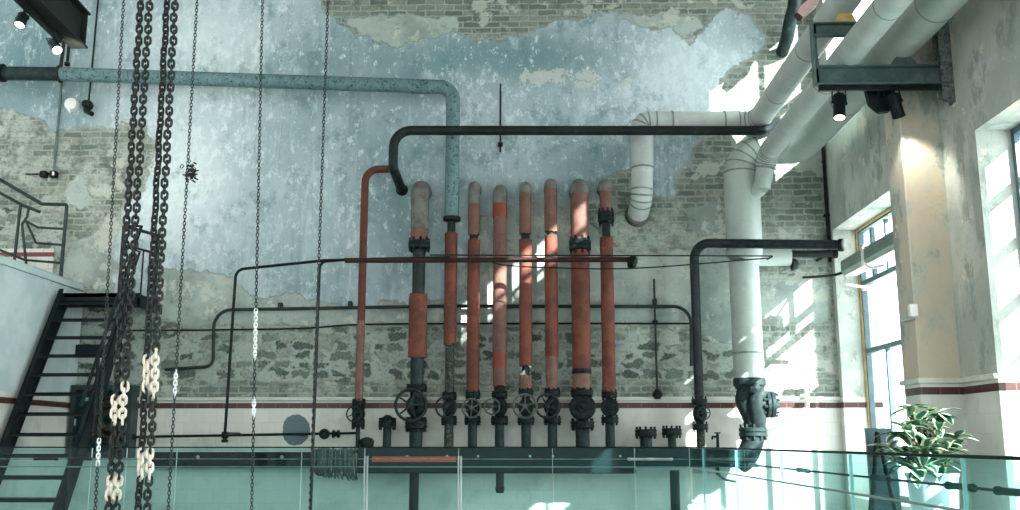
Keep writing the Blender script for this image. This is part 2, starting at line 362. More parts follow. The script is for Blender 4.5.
paint = np.maximum(paint, sd_poly(P2, wpoly([(120, 218), (140, 200), (150, 300), (118, 330)])))
render = sd_poly(P2, wpoly([(118, 255), (225, 265), (300, 285), (420, 262), (470, 190), (560, 190), (600, 240), (640, 255), (700, 245), (735, 255), (735, 300), (775, 285), (832, 280), (832, 322), (690, 322), (560, 326), (118, 326)]))
for pg in ([(335, 14), (460, 14), (462, 34), (430, 46), (395, 52), (360, 40)], [(600, 8), (640, 14), (700, 14), (706, 28), (690, 42), (660, 32), (615, 26)], [(690, 330), (735, 320), (760, 330), (735, 345)], [(60, 195), (75, 168), (88, 180), (96, 200), (84, 214), (66, 210)], [(60, 285), (58, 262), (75, 240), (104, 232), (118, 240), (118, 290)], [(693, 208), (716, 205), (716, 232), (693, 232)], [(640, 275), (652, 262), (680, 262), (680, 300), (640, 300)]):
    render = np.maximum(render, sd_poly(P2, wpoly(pg)))
rubble = sd_poly(P2, wpoly([(-200, 200), (60, 210), (130, 320), (350, 326), (690, 330), (760, 340), (760, 383), (350, 381), (60, 385), (-200, 400)]))
_unused = (sd_poly(P2, wpoly([(690, 180), (720, 170), (830, 165), (830, 250), (690, 225), (640, 220)])))
pale = np.clip(blob(P2, 180, 190, 60, 110) + .8*blob(P2, 215, 25, 60, 45) + .9*blob(P2, 690, 70, 55, 45) + .6*blob(P2, 480, 110, 60, 35) + .35*blob(P2, 330, 210, 60, 60) + .5*blob(P2, 640, 110, 60, 50), 0, 1)  # mask of the painted glow, strongest at left and upper right
deep = np.clip(blob(P2, 30, 60, 70, 90) + .9*blob(P2, 540, 60, 110, 30) + .7*blob(P2, 430, 80, 80, 60) + .8*blob(P2, 390, 210, 40, 60) + .8*blob(P2, 590, 165, 60, 28) + .6*blob(P2, 300, 60, 40, 20) - .6*blob(P2, 180, 190, 60, 110), 0, 1)
beige = np.full(len(P2), -1.0)
for c in ((538, 78, 14, 8), (560, 78, 8, 7), (586, 76, 11, 9), (625, 82, 6, 7)):
    cc = at(c[0], c[1], WY); s = pm(1, cc)
    beige = np.maximum(beige, (1-np.hypot((P2[:, 0]-cc.x)/(c[2]*s), (P2[:, 1]-cc.z)/(c[3]*s)))*.12)
smear = np.clip(.05*blob(P2, 60, 190, 110, 90) - .55*blob(P2, 770, 200, 70, 50) - .4*blob(P2, 660, 215, 50, 40) + .5*blob(P2, 700, 270, 120, 60) - .8*blob(P2, 560, 5, 260, 25) - .5*blob(P2, 780, 60, 60, 60), -1, 1)
cc = at(296, 430, WY); s = pm(1, cc)
stain = (1-np.hypot((P2[:, 0]-cc.x)/(14.5*s), (P2[:, 1]-cc.z)/(16.5*s)))*.16
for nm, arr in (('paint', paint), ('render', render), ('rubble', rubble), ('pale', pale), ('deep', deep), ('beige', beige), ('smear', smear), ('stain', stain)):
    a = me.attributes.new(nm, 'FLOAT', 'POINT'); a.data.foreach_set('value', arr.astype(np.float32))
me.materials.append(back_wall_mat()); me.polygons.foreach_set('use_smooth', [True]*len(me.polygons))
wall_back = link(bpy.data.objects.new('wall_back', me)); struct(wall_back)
bm = B(); box2(bm, (-9.5, WY+.002, 0), (WX+.02, WY+.35, 8)); build('masonry_core', bm, M['steel'], wall_back)
# ---- plain plaster walls with the same tiling below the band
def side_wall_mat(name, axis, warm=True):
    t = NT(name); p = t.pos(); s = t.n('SeparateXYZ', {0: p}); Z = s.outputs[2]
    u = t.math('ADD', s.outputs[0], s.outputs[1])
    uv = t.n('CombineXYZ', {0: u, 1: Z}).outputs[0]
    n1 = t.noise(p, 1.7, 9, .66); n2 = t.noise(t.mapv(p, (1, 1, .6), (7, 3, 1)), 2.8, 10, .72); n3 = t.noise(p, 34, 5, .6)
    if warm:
        c = t.mix(t.step(n1, .4, .6), rgb(176, 180, 172), rgb(154, 162, 156))
        c = t.mix(t.step(n2, .53, .6), c, rgb(136, 146, 138)); c = t.mix(t.step(t.noise(t.mapv(p, loc=(4, 4, 2)), 3, 8, .7), .6, .64), c, rgb(200, 190, 166))
        c = t.mix(t.math('MULTIPLY', t.step(t.noise(t.mapv(p, (6, 6, .5)), 1.5, 5, .6), .55, .75), .4), c, rgb(130, 136, 126))
    else:
        c = t.mix(t.step(n1, .4, .6), rgb(184, 198, 198), rgb(168, 184, 186)); c = t.mix(t.step(n2, .62, .68), c, rgb(120, 140, 142))
    if warm: c = t.mix(t.math('MULTIPLY', t.math('LESS_THAN', s.outputs[0], WX-.015), t.step(n2, .62, .42)), c, t.mix(n1, rgb(176, 164, 144), rgb(194, 184, 166)))
    tm, tc, th = tiles(t, uv, Z, p)
    c = t.mix(tm, c, tc)
    h = t.mix(tm, t.math('ADD', n2, t.math('MULTIPLY', n3, .4)), t.math('ADD', th, 1.))
    t.bsdf(c, t.mix(tm, (.85, .85, .85, 1), (.3, .3, .3, 1)), 0, t.bump(h, .5, .02), .35)
    return t.m
M['rightwall'] = side_wall_mat('right_wall_plaster', 1)
M['leftwall'] = side_wall_mat('left_wall_plaster', 1, False)
ZW = atx(837, 227, WX).z            # head of the window openings
YJ2 = atx(999, 388, WX).y           # far jamb of the second window
PY0 = atx(963.5, 393.6, WX).y       # pilaster front
PX0 = at(921, 393.5, PY0).x         # pilaster room face
PY1 = atx(904.5, 395.5, PX0).y
YJ1 = WY-.12
print('ZW', ZW, 'YJ2', YJ2, 'pil', PX0, PY0, PY1)
R_SUN = 1.25; C_SUN = .8
W1 = (PY1+.12, YJ1, .55, ZW); W2 = (YJ2-2.9, YJ2, .55, ZW)
W3 = (9.25, 11.2, 4.72, 6.8)
W5 = (.2, 3.3, .55, ZW)  # unseen window, added to let in more light from the right
def back(px, py, Yw=WY):        # where the sun ray that lands on this wall point crosses the right wall
    q = at(px, py, Yw); s_ = GX-q.x
    return q.y-R_SUN*s_, q.z+C_SUN*s_
y4a = back(458, 290)[0]; y4b = back(558, 290)[0]; z4 = back(505, 290)[1]
W4 = (min(y4a, y4b)-.21, max(y4a, y4b)+.35, z4-.2-.22, z4+.2+.14)
print('W4', W4)
def wall_open(name, X, t, y0, y1, z0, z1, ops, mat, extra=None):
    bm = B(); ys = sorted({y0, y1, *[o[0] for o in ops], *[o[1] for o in ops]}); zz = sorted({z0, z1, *[o[2] for o in ops], *[o[3] for o in ops]})
    def hole(i, j):
        if i < 0 or j < 0 or i >= len(ys)-1 or j >= len(zz)-1: return True
        a, b = (ys[i]+ys[i+1])/2, (zz[j]+zz[j+1])/2
        return any(o[0] < a < o[1] and o[2] < b < o[3] for o in ops)
    def q(*v): bm.faces.new([bm.verts.new(x) for x in v])
    for i in range(len(ys)-1):
        for j in range(len(zz)-1):
            if hole(i, j): continue
            a, b, c, d = ys[i], ys[i+1], zz[j], zz[j+1]
            q((X, a, c), (X, b, c), (X, b, d), (X, a, d)); q((X+t, a, c), (X+t, b, c), (X+t, b, d), (X+t, a, d))
            if hole(i-1, j): q((X, a, c), (X+t, a, c), (X+t, a, d), (X, a, d))
            if hole(i+1, j): q((X, b, c), (X+t, b, c), (X+t, b, d), (X, b, d))
            if hole(i, j-1): q((X, a, c), (X+t, a, c), (X+t, b, c), (X, b, c))
            if hole(i, j+1): q((X, a, d), (X+t, a, d), (X+t, b, d), (X, b, d))
    bmesh.ops.remove_doubles(bm, verts=bm.verts[:], dist=1e-4)
    if extra: extra(bm)
    return build(name, bm, mat, None, False)
def pil(bm): box2(bm, (PX0, PY0, 0), (WX+.05, PY1, 8.0), .012)
wall_right = struct(wall_open('wall_right', WX, .45, -5, WY+.35, 0, 8.0, [W1, W2, W3, W4, W5], M['rightwall'], pil))
# left low wall: from the corner towards the camera
LX = -5.32
zl = at(0, 262, 998*-LX/530).z
bm = B(); box2(bm, (LX-.3, 5.5, 0), (LX, WY-.005, zl), .02); build_l = build('wall_left', bm, M['leftwall']); struct(build_l)
bm = B(); box2(bm, (LX-.33, 5.5, zl-.10), (LX+.025, WY-.02, zl-.055), .006); struct(build('trim_4', bm, M['leftwall']))
# upper floor behind the low wall, with its own strip of tiling on the back wall
bm = B(); box2(bm, (-9.5, 5.5, zl-.25), (LX-.31, WY-.002, zl-.06)); struct(build('floor_gallery', bm, M['leftwall']))
def uptile_mat():
    t = NT('gallery_tiles'); p = t.pos(); s = t.n('SeparateXYZ', {0: p}); uv = t.n('CombineXYZ', {0: s.outputs[0], 1: s.outputs[2]}).outputs[0]
    zz = at(20, 255, WY).z
    band = t.math('LESS_THAN', t.math('ABSOLUTE', t.math('SUBTRACT', s.outputs[2], zz)), .027)
    tb = t.n('TexBrick', {'Vector': uv, 'Color1': rgb(196, 196, 188), 'Color2': rgb(186, 186, 178), 'Mortar': rgb(160, 164, 158), 'Scale': 1., 'Mortar Size': .004, 'Brick Width': .152, 'Row Height': .152})
    t.bsdf(t.mix(band, tb.outputs['Color'], rgb(104, 44, 42)), .35); return t.m
e = at(54, 262, WY)
bm = B(); box2(bm, (-9.4, WY-.03, zl-.06), (e.x, WY, at(20, 249, WY).z), .004); struct(build('trim_5', bm, uptile_mat()))
# unseen pier added outside to keep the sun off the corner window's far jamb
bm = B(); box2(bm, (6.0, 8.15, -.2), (6.5, 9.2, 5.5)); struct(build('wall_sun_blocker', bm, M['whitebox']))
# floor and ceiling
tf = NT('concrete_floor'); n_ = tf.noise(tf.pos(), 1.5, 8, .6)
tf.bsdf(tf.mix(tf.step(n_, .4, .6), rgb(96, 102, 100), rgb(112, 118, 114)), .5, 0, tf.bump(n_, .2, .01))
bm = B(); box2(bm, (-9.8, -5, -.2), (WX+.45, WY+.35, 0)); struct(build('floor', bm, tf.m))
bm = B(); box2(bm, (-9.8, -5, 8.0), (WX+.45, WY+.35, 8.2)); struct(build('ceiling', bm, M['rightwall']))
# ledge above the tiles
M['ledge'] = weathered('ledge_stone', rgb(200, 204, 196), rgb(184, 190, 182), None, 5, .6)
bm = B(); box2(bm, (LX+.005, WY-.05, ZB+.055), (WX-.002, WY+.001, ZB+.098), .008); struct(build('trim_1', bm, M['ledge']))
bm = B()
box2(bm, (WX-.03, YJ2, ZB+.06), (WX+.002, PY0-.0, ZB+.105), .006)
box2(bm, (PX0-.03, PY0-.03, ZB+.06), (WX-.005, PY0+.002, ZB+.105), .006); box2(bm, (PX0-.03, PY0, ZB+.06), (PX0+.002, PY1+.02, ZB+.105), .006)
struct(build('trim_2', bm, M['ledge']))
# ---- windows
def window(name, w, zbars, cols, foam=False, X=GX):
    y0, y1, z0, z1 = w; t = .05
    bm = B()
    for (a, b) in (((y0, z0), (y1, z0+t)), ((y0, z1-t), (y1, z1)), ((y0, z0+t), (y0+t, z1-t)), ((y1-t, z0+t), (y1, z1-t))):
        box2(bm, (X, a[0], a[1]), (X+.06, b[0], b[1]))
    root = build(name, bm, M['frame']); struct(root)
    lev = [z0+t]+list(zbars)+[z1-t]
    for z in zbars:
        bm = B(); box2(bm, (X-.01, y0+t, z-.028), (X+.055, y1-t, z+.028), .004); build('transom_bar', bm, M['frame'], root)
    for k in range(len(lev)-1):
        n = cols[k]
        for i in range(1, n):
            y = y0+(y1-y0)*i/n
            bm = B(); box2(bm, (X, y-.02, lev[k]+.02), (X+.05, y+.02, lev[k+1]-.02), .004); build('mullion', bm, M['frame'], root)
        for i in range(n):
            a = y0+(y1-y0)*i/n; b = y0+(y1-y0)*(i+1)/n
            bm = B(); box2(bm, (X+.024, max(a, y0+t), lev[k]), (X+.03, min(b, y1-t), lev[k+1])); build('pane', bm, M['winglass'], root, False)
    if foam:
        bm = B(); box2(bm, (X-.02, y1-.03, z0), (X+.03, y1+.0, z1), .004); box2(bm, (X-.02, y0, z1-.03), (X+.03, y1-.03, z1), .004)
        f = build('foam_seal', bm, M['foam'], root); f['label'] = 'yellow foam sealing strip along the frame'
    return root
wz = lambda py: atx(864, py, GX).z
window('window_1', W1, [wz(352), wz(283), wz(266)], [4, 1, 6, 6], True)
dz2 = (ZW-.55)
window('window_2', W2, [.55+dz2*k/7 for k in range(1, 7)], [8]*7)
window('window_3', W3, [5.75], [2, 2])
window('window_4', W4, [z4-.09], [2, 1])
window('window_5', W5, [.55+dz2*.28, .55+dz2*.52, .55+dz2*.76], [5, 5, 5, 5])
# ------------------------------------------------------------------ pipework
PYD = 11.18        # depth of the row of risers
HT = at(500, 447, 11.0).z             # top of the header box
def zp(px, py, Y): return at(px, py, Y).z
def wheel(c, axis, R, mat, parent, spokes=5, rot=.3):
    bm = B(); c = V(c); d = V(axis).normalized(); x, y = frame_of(d)
    torus(bm, c, d, R, R*.1, 28, 8)
    for i in range(spokes):
        a = 2*PI*i/spokes+rot; e = c+(x*math.cos(a)+y*math.sin(a))*R
        tube(bm, [c-d*R*.06, (c+e)/2-d*R*.03, e], [R*.1, R*.075, R*.06], 6)
    lathe(bm, [(R*.2, -R*.14), (R*.22, -R*.05), (R*.22, R*.1), (R*.12, R*.12), (R*.1, R*.3), (R*.02, R*.31)], c, d, 10)
    return build('handwheel', bm, mat, parent)
def valve(parent, X, Y, zc, r, h, bonnet=None, wpos=None, wr=0, wmat=None, sp=5, disc=False):
    bm = B(); o = (X, Y, zc)
    lathe(bm, [(r*.75, -h/2), (r*.8, -h*.38), (r*1.25, -h*.22), (r*1.45, 0), (r*1.25, h*.22), (r*.8, h*.38), (r*.75, h/2)], o, (0, 0, 1), 16)
    if disc:      # flat round body with raised centre
        lathe(bm, [(r*1.9, -.02), (r*2.0, 0), (r*2.0, r*.8), (r*1.8, r*1.0), (r*.9, r*1.05), (r*.8, r*1.3), (r*.35, r*1.35), (r*.3, r*1.7), (r*.02, r*1.75)], (X, Y-r*.3, zc), (0, -1, 0), 22)
        for i in range(8):
            a = 2*PI*i/8; lathe(bm, [(r*.16, 0), (r*.16, r*.25)], (X+r*1.6*math.cos(a), Y-r*1.3, zc+r*1.6*math.sin(a)), (0, -1, 0), 6)
    else:
        lathe(bm, [(r*.9, 0), (r*.9, r*1.35), (r*1.15, r*1.4), (r*1.15, r*1.75), (r*.5, r*1.8), (r*.32, r*2.6), (r*.16, r*2.65), (r*.16, r*3.0)], o, (0, -1, 0), 14)
    v = build('valve_body', bm, M['valve'], parent)
    if wpos is not None:
        c = V(wpos); bm = B(); tube(bm, [V((X, Y-r*1.5, zc)), V((c.x, c.y+.02, c.z))], r*.2, 8); build('valve_stem', bm, M['valve'], v)
        wheel(c, (0, -1, 0), wr, wmat or M['wheel'], v, sp, random.random())
    return v
def riser(label, X, segs, vspec=None, elbow=True, top=None, name='riser_pipe', Y=PYD, zbot=None, group='vertical steam pipes standing in a row on the header'):
    """segs: (y_top, y_bottom, radius in px, kind) traced along the pipe; kinds: pipe materials or 'flange'"""
    px0 = 510
    zz = lambda py: at(PXC[label], py, Y).z
    root = thing(name, label, 'pipe', (X, Y, zbot if zbot is not None else HT), group)
    for i, (a, b, r, kind) in enumerate(segs):
        za, zb = zz(a), max(zz(b), HT) if b < 447 else HT+.001; R = pm(r, V((X, Y, za)))
        if kind == 'flange':
            bm = B(); flange(bm, (X, Y, (za+zb)/2), R, abs(za-zb)*.8); build('flange', bm, M['valve'], root); continue
        bm = B(); nm = {'red': 'lagging', 'pink': 'lagging', 'brown': 'lagging', 'orange': 'painted_band', 'dust': 'elbow', 'collar': 'collar'}.get(kind, 'pipe')
        mk = 'valve' if kind == 'collar' else kind
        if kind == 'torn':
            mk = 'blackpipe'; fl = B()
            for q in range(7):
                a_ = q*2*PI/7+random.uniform(-.3, .3); w_ = random.uniform(.3, .8); up = q in (0, 2, 3, 6); z0_, z1_ = (za, zb) if up else (zb, za)
                zz_ = z0_+(z1_-z0_)*random.uniform(.25, .6); e_ = lambda an, r, z: V((X+math.cos(an)*r, Y+math.sin(an)*r, z))
                prism(fl, [e_(a_-w_, R*1.65, z0_), e_(a_+w_, R*1.65, z0_), e_(a_+w_*.6, R*1.5, zz_), e_(a_-w_*.2, R*1.55, z0_+(zz_-z0_)*.7)], V((-math.cos(a_), -math.sin(a_), 0))*.006)
            fo_ = build('torn_lagging', fl, M['whitebox'], root); fo_['label'] = 'torn white lining of the lagging'
        if i == 0 and elbow:
            el = fillet([(X, Y, zb), (X, Y, za-R), (X, WY-.002, za-R)], R*1.7, 9); tube(bm, el, R, 18)
        else:
            rag = kind in ('red', 'brown', 'pink')
            pts = [(X, Y, zb+(za-zb)*k/6) for k in range(7)]
            rr = [R*(1+.02*random.uniform(-1, 1)) for k in range(7)]
            tube(bm, pts, rr, 18)
            if rag:
                for v in bm.verts:
                    if v.co.z < zb+.004 or v.co.z > za-.004: v.co.z += random.uniform(-.008, .008)*(R/.06)
        build(nm, bm, M[mk], root)
    if vspec: vspec(root, X, zz)
    return root
PXC = {}
def mk(label, xb, segs, vs=None, **kw):
    PXC[label] = xb; Y = kw.get('Y', PYD)
    return riser(label, at(xb, 430, Y).x, segs, vs, **kw)
def vw(px, cy, r, h, wp=None, wr=0, wm=None, sp=5, disc=False, Y=PYD, wd=.26):
    def f(root, X, zz):
        c = at(px, cy, Y); w = None
        if wp:
            w = at(wp[0], wp[1], Y-wd)
        valve(root, X, Y, zz(cy), pm(r, c), pm(h, c), None, w, pm(wr, at(wp[0], wp[1], Y-.26)) if wp else 0, wm, sp, disc)
    return f
mk('leftmost pipe of the row, grey elbow, short red sleeve and the largest open handwheel', 416,
   [(178, 230, 9, 'dust'), (230, 241, 9, 'pink'), (240, 250, 11, 'flange'), (250, 296, 6.3, 'darkpipe'), (294, 358, 9.2, 'red'), (357, 386, 6.6, 'greenpipe'), (385, 391, 10.5, 'flange'), (390, 398, 6.5, 'valve'), (419, 430, 11, 'flange'), (429, 447.5, 6.6, 'greenpipe')],
   vw(416, 406, 7.5, 26, (411, 405), 15.5, M['wheel'], 5))
mk('second pipe in the row, red lagging under the teal pipe, bare mottled lower end', 449,
   [(221, 235, 4, 'blackpipe'), (233, 344, 6.4, 'red'), (342, 393, 4.6, 'mottle'), (393, 399, 7.5, 'flange'), (417, 424, 8, 'flange'), (423, 447.5, 4.6, 'mottle')],
   vw(449, 408, 5, 18, (446, 407), 10.2, M['wheel'], 5), elbow=False)
mk('third pipe in the row, slim red pipe with one black gap under a grey elbow', 472.5,
   [(179, 205, 6, 'dust'), (205, 235, 6, 'pink'), (234, 241, 4.2, 'blackpipe'), (240, 392, 6.2, 'red'), (391, 398, 7.5, 'flange'), (417, 424, 8.3, 'flange'), (423, 447.5, 4.6, 'greenpipe')],
   vw(472.5, 408, 5, 18, (471.5, 408), 9.2, M['palewheel'], 6))
mk('fourth pipe in the row, pale red with two bright orange bands and a small handwheel', 499.5,
   [(183, 205, 7, 'dust'), (204, 218, 7.2, 'orange'), (217, 354, 6.8, 'pink'), (353, 368, 7, 'orange'), (367, 386, 6.8, 'pink'), (386, 394, 5.5, 'collar'), (392, 398, 8, 'flange'), (417, 424, 8.8, 'flange'), (423, 447.5, 4.6, 'greenpipe')],
   vw(500, 407, 5.6, 22, (492, 406.5), 7.6, M['palewheel'], 5))
mk('fifth pipe in the row, red lagging torn open near the bottom, pale star handwheel', 526,
   [(181, 193, 6, 'dust'), (192, 234, 6, 'pink'), (233, 241, 4.4, 'blackpipe'), (240, 366, 6.3, 'red'), (364, 376, 3.6, 'torn'), (375, 389, 6.3, 'brown'), (389, 396, 7.5, 'flange'), (417, 424, 8.6, 'flange'), (423, 447.5, 4.8, 'greenpipe')],
   vw(526, 407, 5.4, 20, (525, 406), 11.6, M['palewheel'], 5, wd=.33))
mk('sixth pipe in the row, red above and brown below, dark handwheel set left of it', 552.5,
   [(178, 190, 6.4, 'dust'), (189, 232, 6.4, 'pink'), (231, 237, 4.4, 'blackpipe'), (236, 357, 6.5, 'red'), (356, 389, 6.3, 'brown'), (389, 396, 8, 'flange'), (417, 424, 8.8, 'flange'), (423, 447.5, 4.8, 'greenpipe')],
   vw(552.5, 407, 6, 22, (547.5, 406), 11.8, M['wheel'], 5, wd=.19))
mk('thickest red pipe, seventh in the row, with wide black collar and disc valve', 582.5,
   [(178, 194, 9.2, 'dust'), (193, 240, 9, 'pink'), (239, 252, 11, 'flange'), (251, 371, 9.3, 'red'), (369, 374, 9.8, 'collar'), (373, 390, 9, 'brown'), (389, 396, 11.5, 'flange'), (420, 429, 12, 'flange'), (428, 447.5, 7, 'greenpipe')],
   vw(582.5, 407.5, 6.6, 26, disc=True))
mk('eighth and rightmost red pipe of the row, black flange and neck below its pink top', 610,
   [(178, 192, 6.8, 'dust'), (191, 212, 6.2, 'pink'), (211, 224, 8.2, 'flange'), (223, 239, 4.2, 'blackpipe'), (238, 392, 6.6, 'red'), (391, 399, 8, 'flange'), (416, 424, 8.8, 'flange'), (423, 447.5, 4.8, 'greenpipe')],
   vw(611, 407.5, 4.6, 20, disc=True))
# thin red pipe at the far left of the row
root = thing('thin_red_pipe', 'thin rust red pipe left of the row, hooked over at the top', 'pipe', at(358, 447, PYD))
X = at(358, 430, PYD).x
bm = B(); tp = at(366, 169.5, PYD); e = at(392, 168.5, PYD)
tube(bm, fillet([(X, PYD, zp(358, 322, PYD)), (X, PYD, tp.z), (e.x, PYD+.02, e.z)], .2, 8), pm(3.8, tp), 14); build('pipe', bm, M['rustpipe'], root)
bm = B(); tube(bm, [(X, PYD, zp(357, 401, PYD)), (X, PYD, zp(357, 321, PYD))], pm(4.0, tp), 14); build('pipe', bm, M['brown'], root)
bm = B(); flange(bm, (X, PYD, zp(357, 404, PYD)), pm(6.5, tp), .07); build('flange', bm, M['valve'], root); bm = B(); flange(bm, (X, PYD, zp(357, 424, PYD)), pm(6.5, tp), .07); build('flange', bm, M['valve'], root)
bm = B(); tube(bm, [(X, PYD, zp(357, 447.5, PYD)), (X, PYD, zp(357, 424, PYD))], pm(2, tp), 10); build('pipe', bm, M['darkpipe'], root)
valve(root, X, PYD, zp(357, 414, PYD), pm(4.5, tp), pm(18, tp), None, at(354, 414, PYD-.2), pm(7, tp), M['wheel'], 4)
# black pipe over the row
Yb = 10.9
root = thing('black_pipe', 'long black pipe running level over the tops of the red pipes', 'pipe', at(400, 130, Yb))
a = at(402, 190, WY); b0 = at(393, 168, Yb); c0 = at(393, 130.5, Yb); d0 = at(757, 130.5, Yb); e0 = at(776, 125.5, WY-.1)
bm = B(); tube(bm, fillet([V((a.x, WY-.05, a.z)), V((b0.x, Yb, b0.z)), V((b0.x, Yb, c0.z)), d0], [.08, .2], 8), pm(4.8, c0), 16); build('pipe', bm, M['blackpipe'], root)
bm = B(); tube(bm, smooth_curve([d0-V((.03, 0, 0)), at(766, 130, Yb+.05), V((e0.x-.03, WY-.25, e0.z)), V((e0.x, WY-.05, e0.z))]), pm(5, d0), 14); build('elbow', bm, M['black'], root)
for q in (V((a.x, WY-.002, a.z)), V((e0.x, WY-.002, e0.z))): bm = B(); lathe(bm, [(pm(6.5, d0), 0), (pm(6.5, d0), .012), (pm(5.2, d0), .06)], q, (0, -1, 0), 16); build('wall_collar', bm, M['black'], root)
# teal overhead pipe
Yt = 11.2
X = at(452, 200, PYD).x
root = thing('teal_pipe', 'speckled teal pipe crossing the upper left wall and dropping into the row', 'pipe', at(455, 220, PYD))
l0 = at(-30, 73, Yt-.15); k0 = at(456, 87, PYD); zc_ = k0.z
r_ = pm(7, k0)
P = [l0, at(60, 73.5, Yt-.12)]
bm = B(); tube(bm, [l0, at(61, 74, Yt-.13)], r_, 18); o = build('pipe', bm, M['greenpipe'], root); o['label'] = 'darker far left length of the teal pipe'
bm = B(); tube(bm, [at(60, 74, Yt-.13), at(250, 80.5, Yt-.06), V((X-.1, PYD, zc_))], r_*1.02, 18)
tube(bm, fillet([V((X-.5, PYD, zc_+.0)), V((X, PYD, zc_)), V((X, PYD, zp(452, 217, PYD)))], .17, 8), r_, 18); build('pipe', bm, M['teal'], root)
bm = B(); lathe(bm, [(r_*.9, -.03), (r_*1.25, -.02), (r_*1.25, .02), (r_, .03)], (X, PYD, zp(452, 219, PYD)), (0, 0, 1), 16); build('flange', bm, M['black'], root)
bm = B(); lathe(bm, [(r_*1.02, -.01), (r_*1.3, -.008), (r_*1.3, .04), (r_, .045)], at(1, 73, Yt-.15), (1, 0, 0), 16); build('collar', bm, M['black'], root)
# stubs on the header
def stub(px, yt, r, R, dome, label):
    X = at(px, 440, PYD).x; c = at(px, yt, PYD); root = thing('capped_stub_pipe', label, 'pipe', (X, PYD, HT), 'capped stub pipes standing on the header')
    bm = B(); tube(bm, [(X, PYD, HT), (X, PYD, c.z)], pm(r, c), 16); build('pipe', bm, M['greenpipe'], root)
    bm = B(); flange(bm, (X, PYD, c.z-.02), pm(R, c), .08, bolts=10)
    if dome: lathe(bm, [(pm(R*.7, c), 0), (pm(R*.6, c), .03), (pm(R*.3, c), .055), (.005, .06)], (X, PYD, c.z+.02), (0, 0, 1), 16)
    build('end_cap', bm, M['valve'], root)
stub(387, 422, 4.2, 9, True, 'short capped stub pipe with a domed top beside the big handwheel')
stub(646, 431, 6, 11, False, 'wider of the two short flanged stub pipes right of the row')
stub(672, 430, 4.2, 10, False, 'narrower of the two short flanged stub pipes right of the row')
# dark pipe at 700 with its level arm to the right
root = thing('dark_pipe', 'tall dark grey pipe with a level arm passing the big grey duct', 'pipe', at(701, 447, PYD))
X = at(700, 420, PYD).x; k0 = at(697, 243, PYD); e0 = at(843, 245, 10.2)
rr = pm(4.6, k0)
bm = B(); tube(bm, fillet([V((X, PYD, zp(700, 402, PYD))), V((X, PYD, k0.z)), e0], .17, 8), rr, 16); build('pipe', bm, M['darkpipe'], root)
bm = B(); lathe(bm, [(rr*1.0, 0), (rr*1.3, .01), (rr*1.3, .05), (rr, .06)], e0-V((.05, 0, 0)), (e0-V((X, PYD, k0.z))), 16); build('collar', bm, M['black'], root)
bm = B(); c = at(700, 402, PYD); flange(bm, (X, PYD, zp(700, 402, PYD)), pm(8, c), .07); build('flange', bm, M['valve'], root); bm = B(); flange(bm, (X, PYD, zp(700, 427, PYD)), pm(8, c), .07); build('flange', bm, M['valve'], root)
valve(root, X, PYD, zp(700, 414, PYD), pm(5, c), pm(22, c), None, at(704, 413, PYD-.22), pm(6, c), M['wheel'], 6)
bm = B(); tube(bm, [(X, PYD, HT), (X, PYD, zp(700, 427, PYD))], pm(4.2, c), 14); build('pipe', bm, M['mottle'], root)
# header box
root = thing('header_tank', 'long dark teal steel header carrying the row of vertical pipes', 'header', at(500, 510, 11.1))
HL = at(357, 460, 10.95).x; HR = at(636, 460, 10.95).x; HR2 = at(737, 460, 11.05).x
hb = zp(500, 473.5, 10.95); ht = HT
bm = B(); box2(bm, (HL, 10.95, hb), (HR, 11.4, ht), .012); build('body', bm, M['tealdark'], root)
bm = B(); box2(bm, (HR+.002, 11.02, zp(680, 467.5, 11.02)), (HR2, 11.38, ht-.005), .012); build('body_extension', bm, M['tealdark'], root)
for px in (407, 447, 478, 530, 553, 620): bm = B(); lathe(bm, [(.012, 0), (.015, .004), (.015, .012), (.008, .018)], at(px, 456.2, 10.953), (0, -1, 0), 8); build('bolt', bm, M['silver'], root)
a = at(372, 456.5, 10.948); b = at(456, 462, 10.948)
bm = B(); box2(bm, (a.x, 10.935, b.z), (b.x, 10.951, a.z), .002); build('painted_stripe', bm, M['redpaint'], root)['label'] = 'red painted bar'
bm = B(); c = at(366, 443, 11.05); lathe(bm, [(.075, -.06), (.085, 0), (.07, .03), (.03, .045), (.005, .05)], V((c.x, 11.1, ht+.06)), (0, 0, 1), 14); build('end_cap', bm, M['black'], root)
a = at(500, 474, 11.1); bm = B(); tube(bm, [(a.x, 11.1, hb), (a.x, 11.1, zp(500, 487, 11.1)), (a.x, 11.1, zp(500, 488, 11.1)), (a.x, 11.1, zp(500, 493, 11.1))], [pm(4, a), pm(4, a), pm(5, a), pm(3.6, a)], 14); build('drain_spout', bm, M['greenpipe'], root)
for px in (414, 675):
    a = at(px, 490, 11.15); bm = B(); tube(bm, [(a.x, 11.15, 0), (a.x, 11.15, hb+.03)], pm(4.8, a), 14); lathe(bm, [(.13, 0), (.13, .02), (.06, .03)], (a.x, 11.15, 0), (0, 0, 1), 16); build('leg', bm, M['tealdark'], root)
# beam at the left end
a = at(150, 452, 11.25); b = at(318, 468, 11.25)
root = thing('wall_beam', 'dark steel rail on the tiles left of the header', 'rail', ((a.x+b.x)/2, 11.3, b.z))
bm = B(); box2(bm, (a.x, 11.25, b.z), (b.x, 11.31, a.z), .006); build('rail', bm, M['black'], root)
for px in (198, 282): c = at(px, 457, 11.25); bm = B(); lathe(bm, [(.02, 0), (.02, .014), (.008, .018)], c, (0, -1, 0), 8); build('bolt', bm, M['silver'], root)
for px in (175, 297): c = at(px, 460, 11.3); bm = B(); box2(bm, (c.x-.03, 11.31, c.z-.06), (c.x+.03, WY-.001, c.z+.06)); build('wall_bracket', bm, M['black'], root)
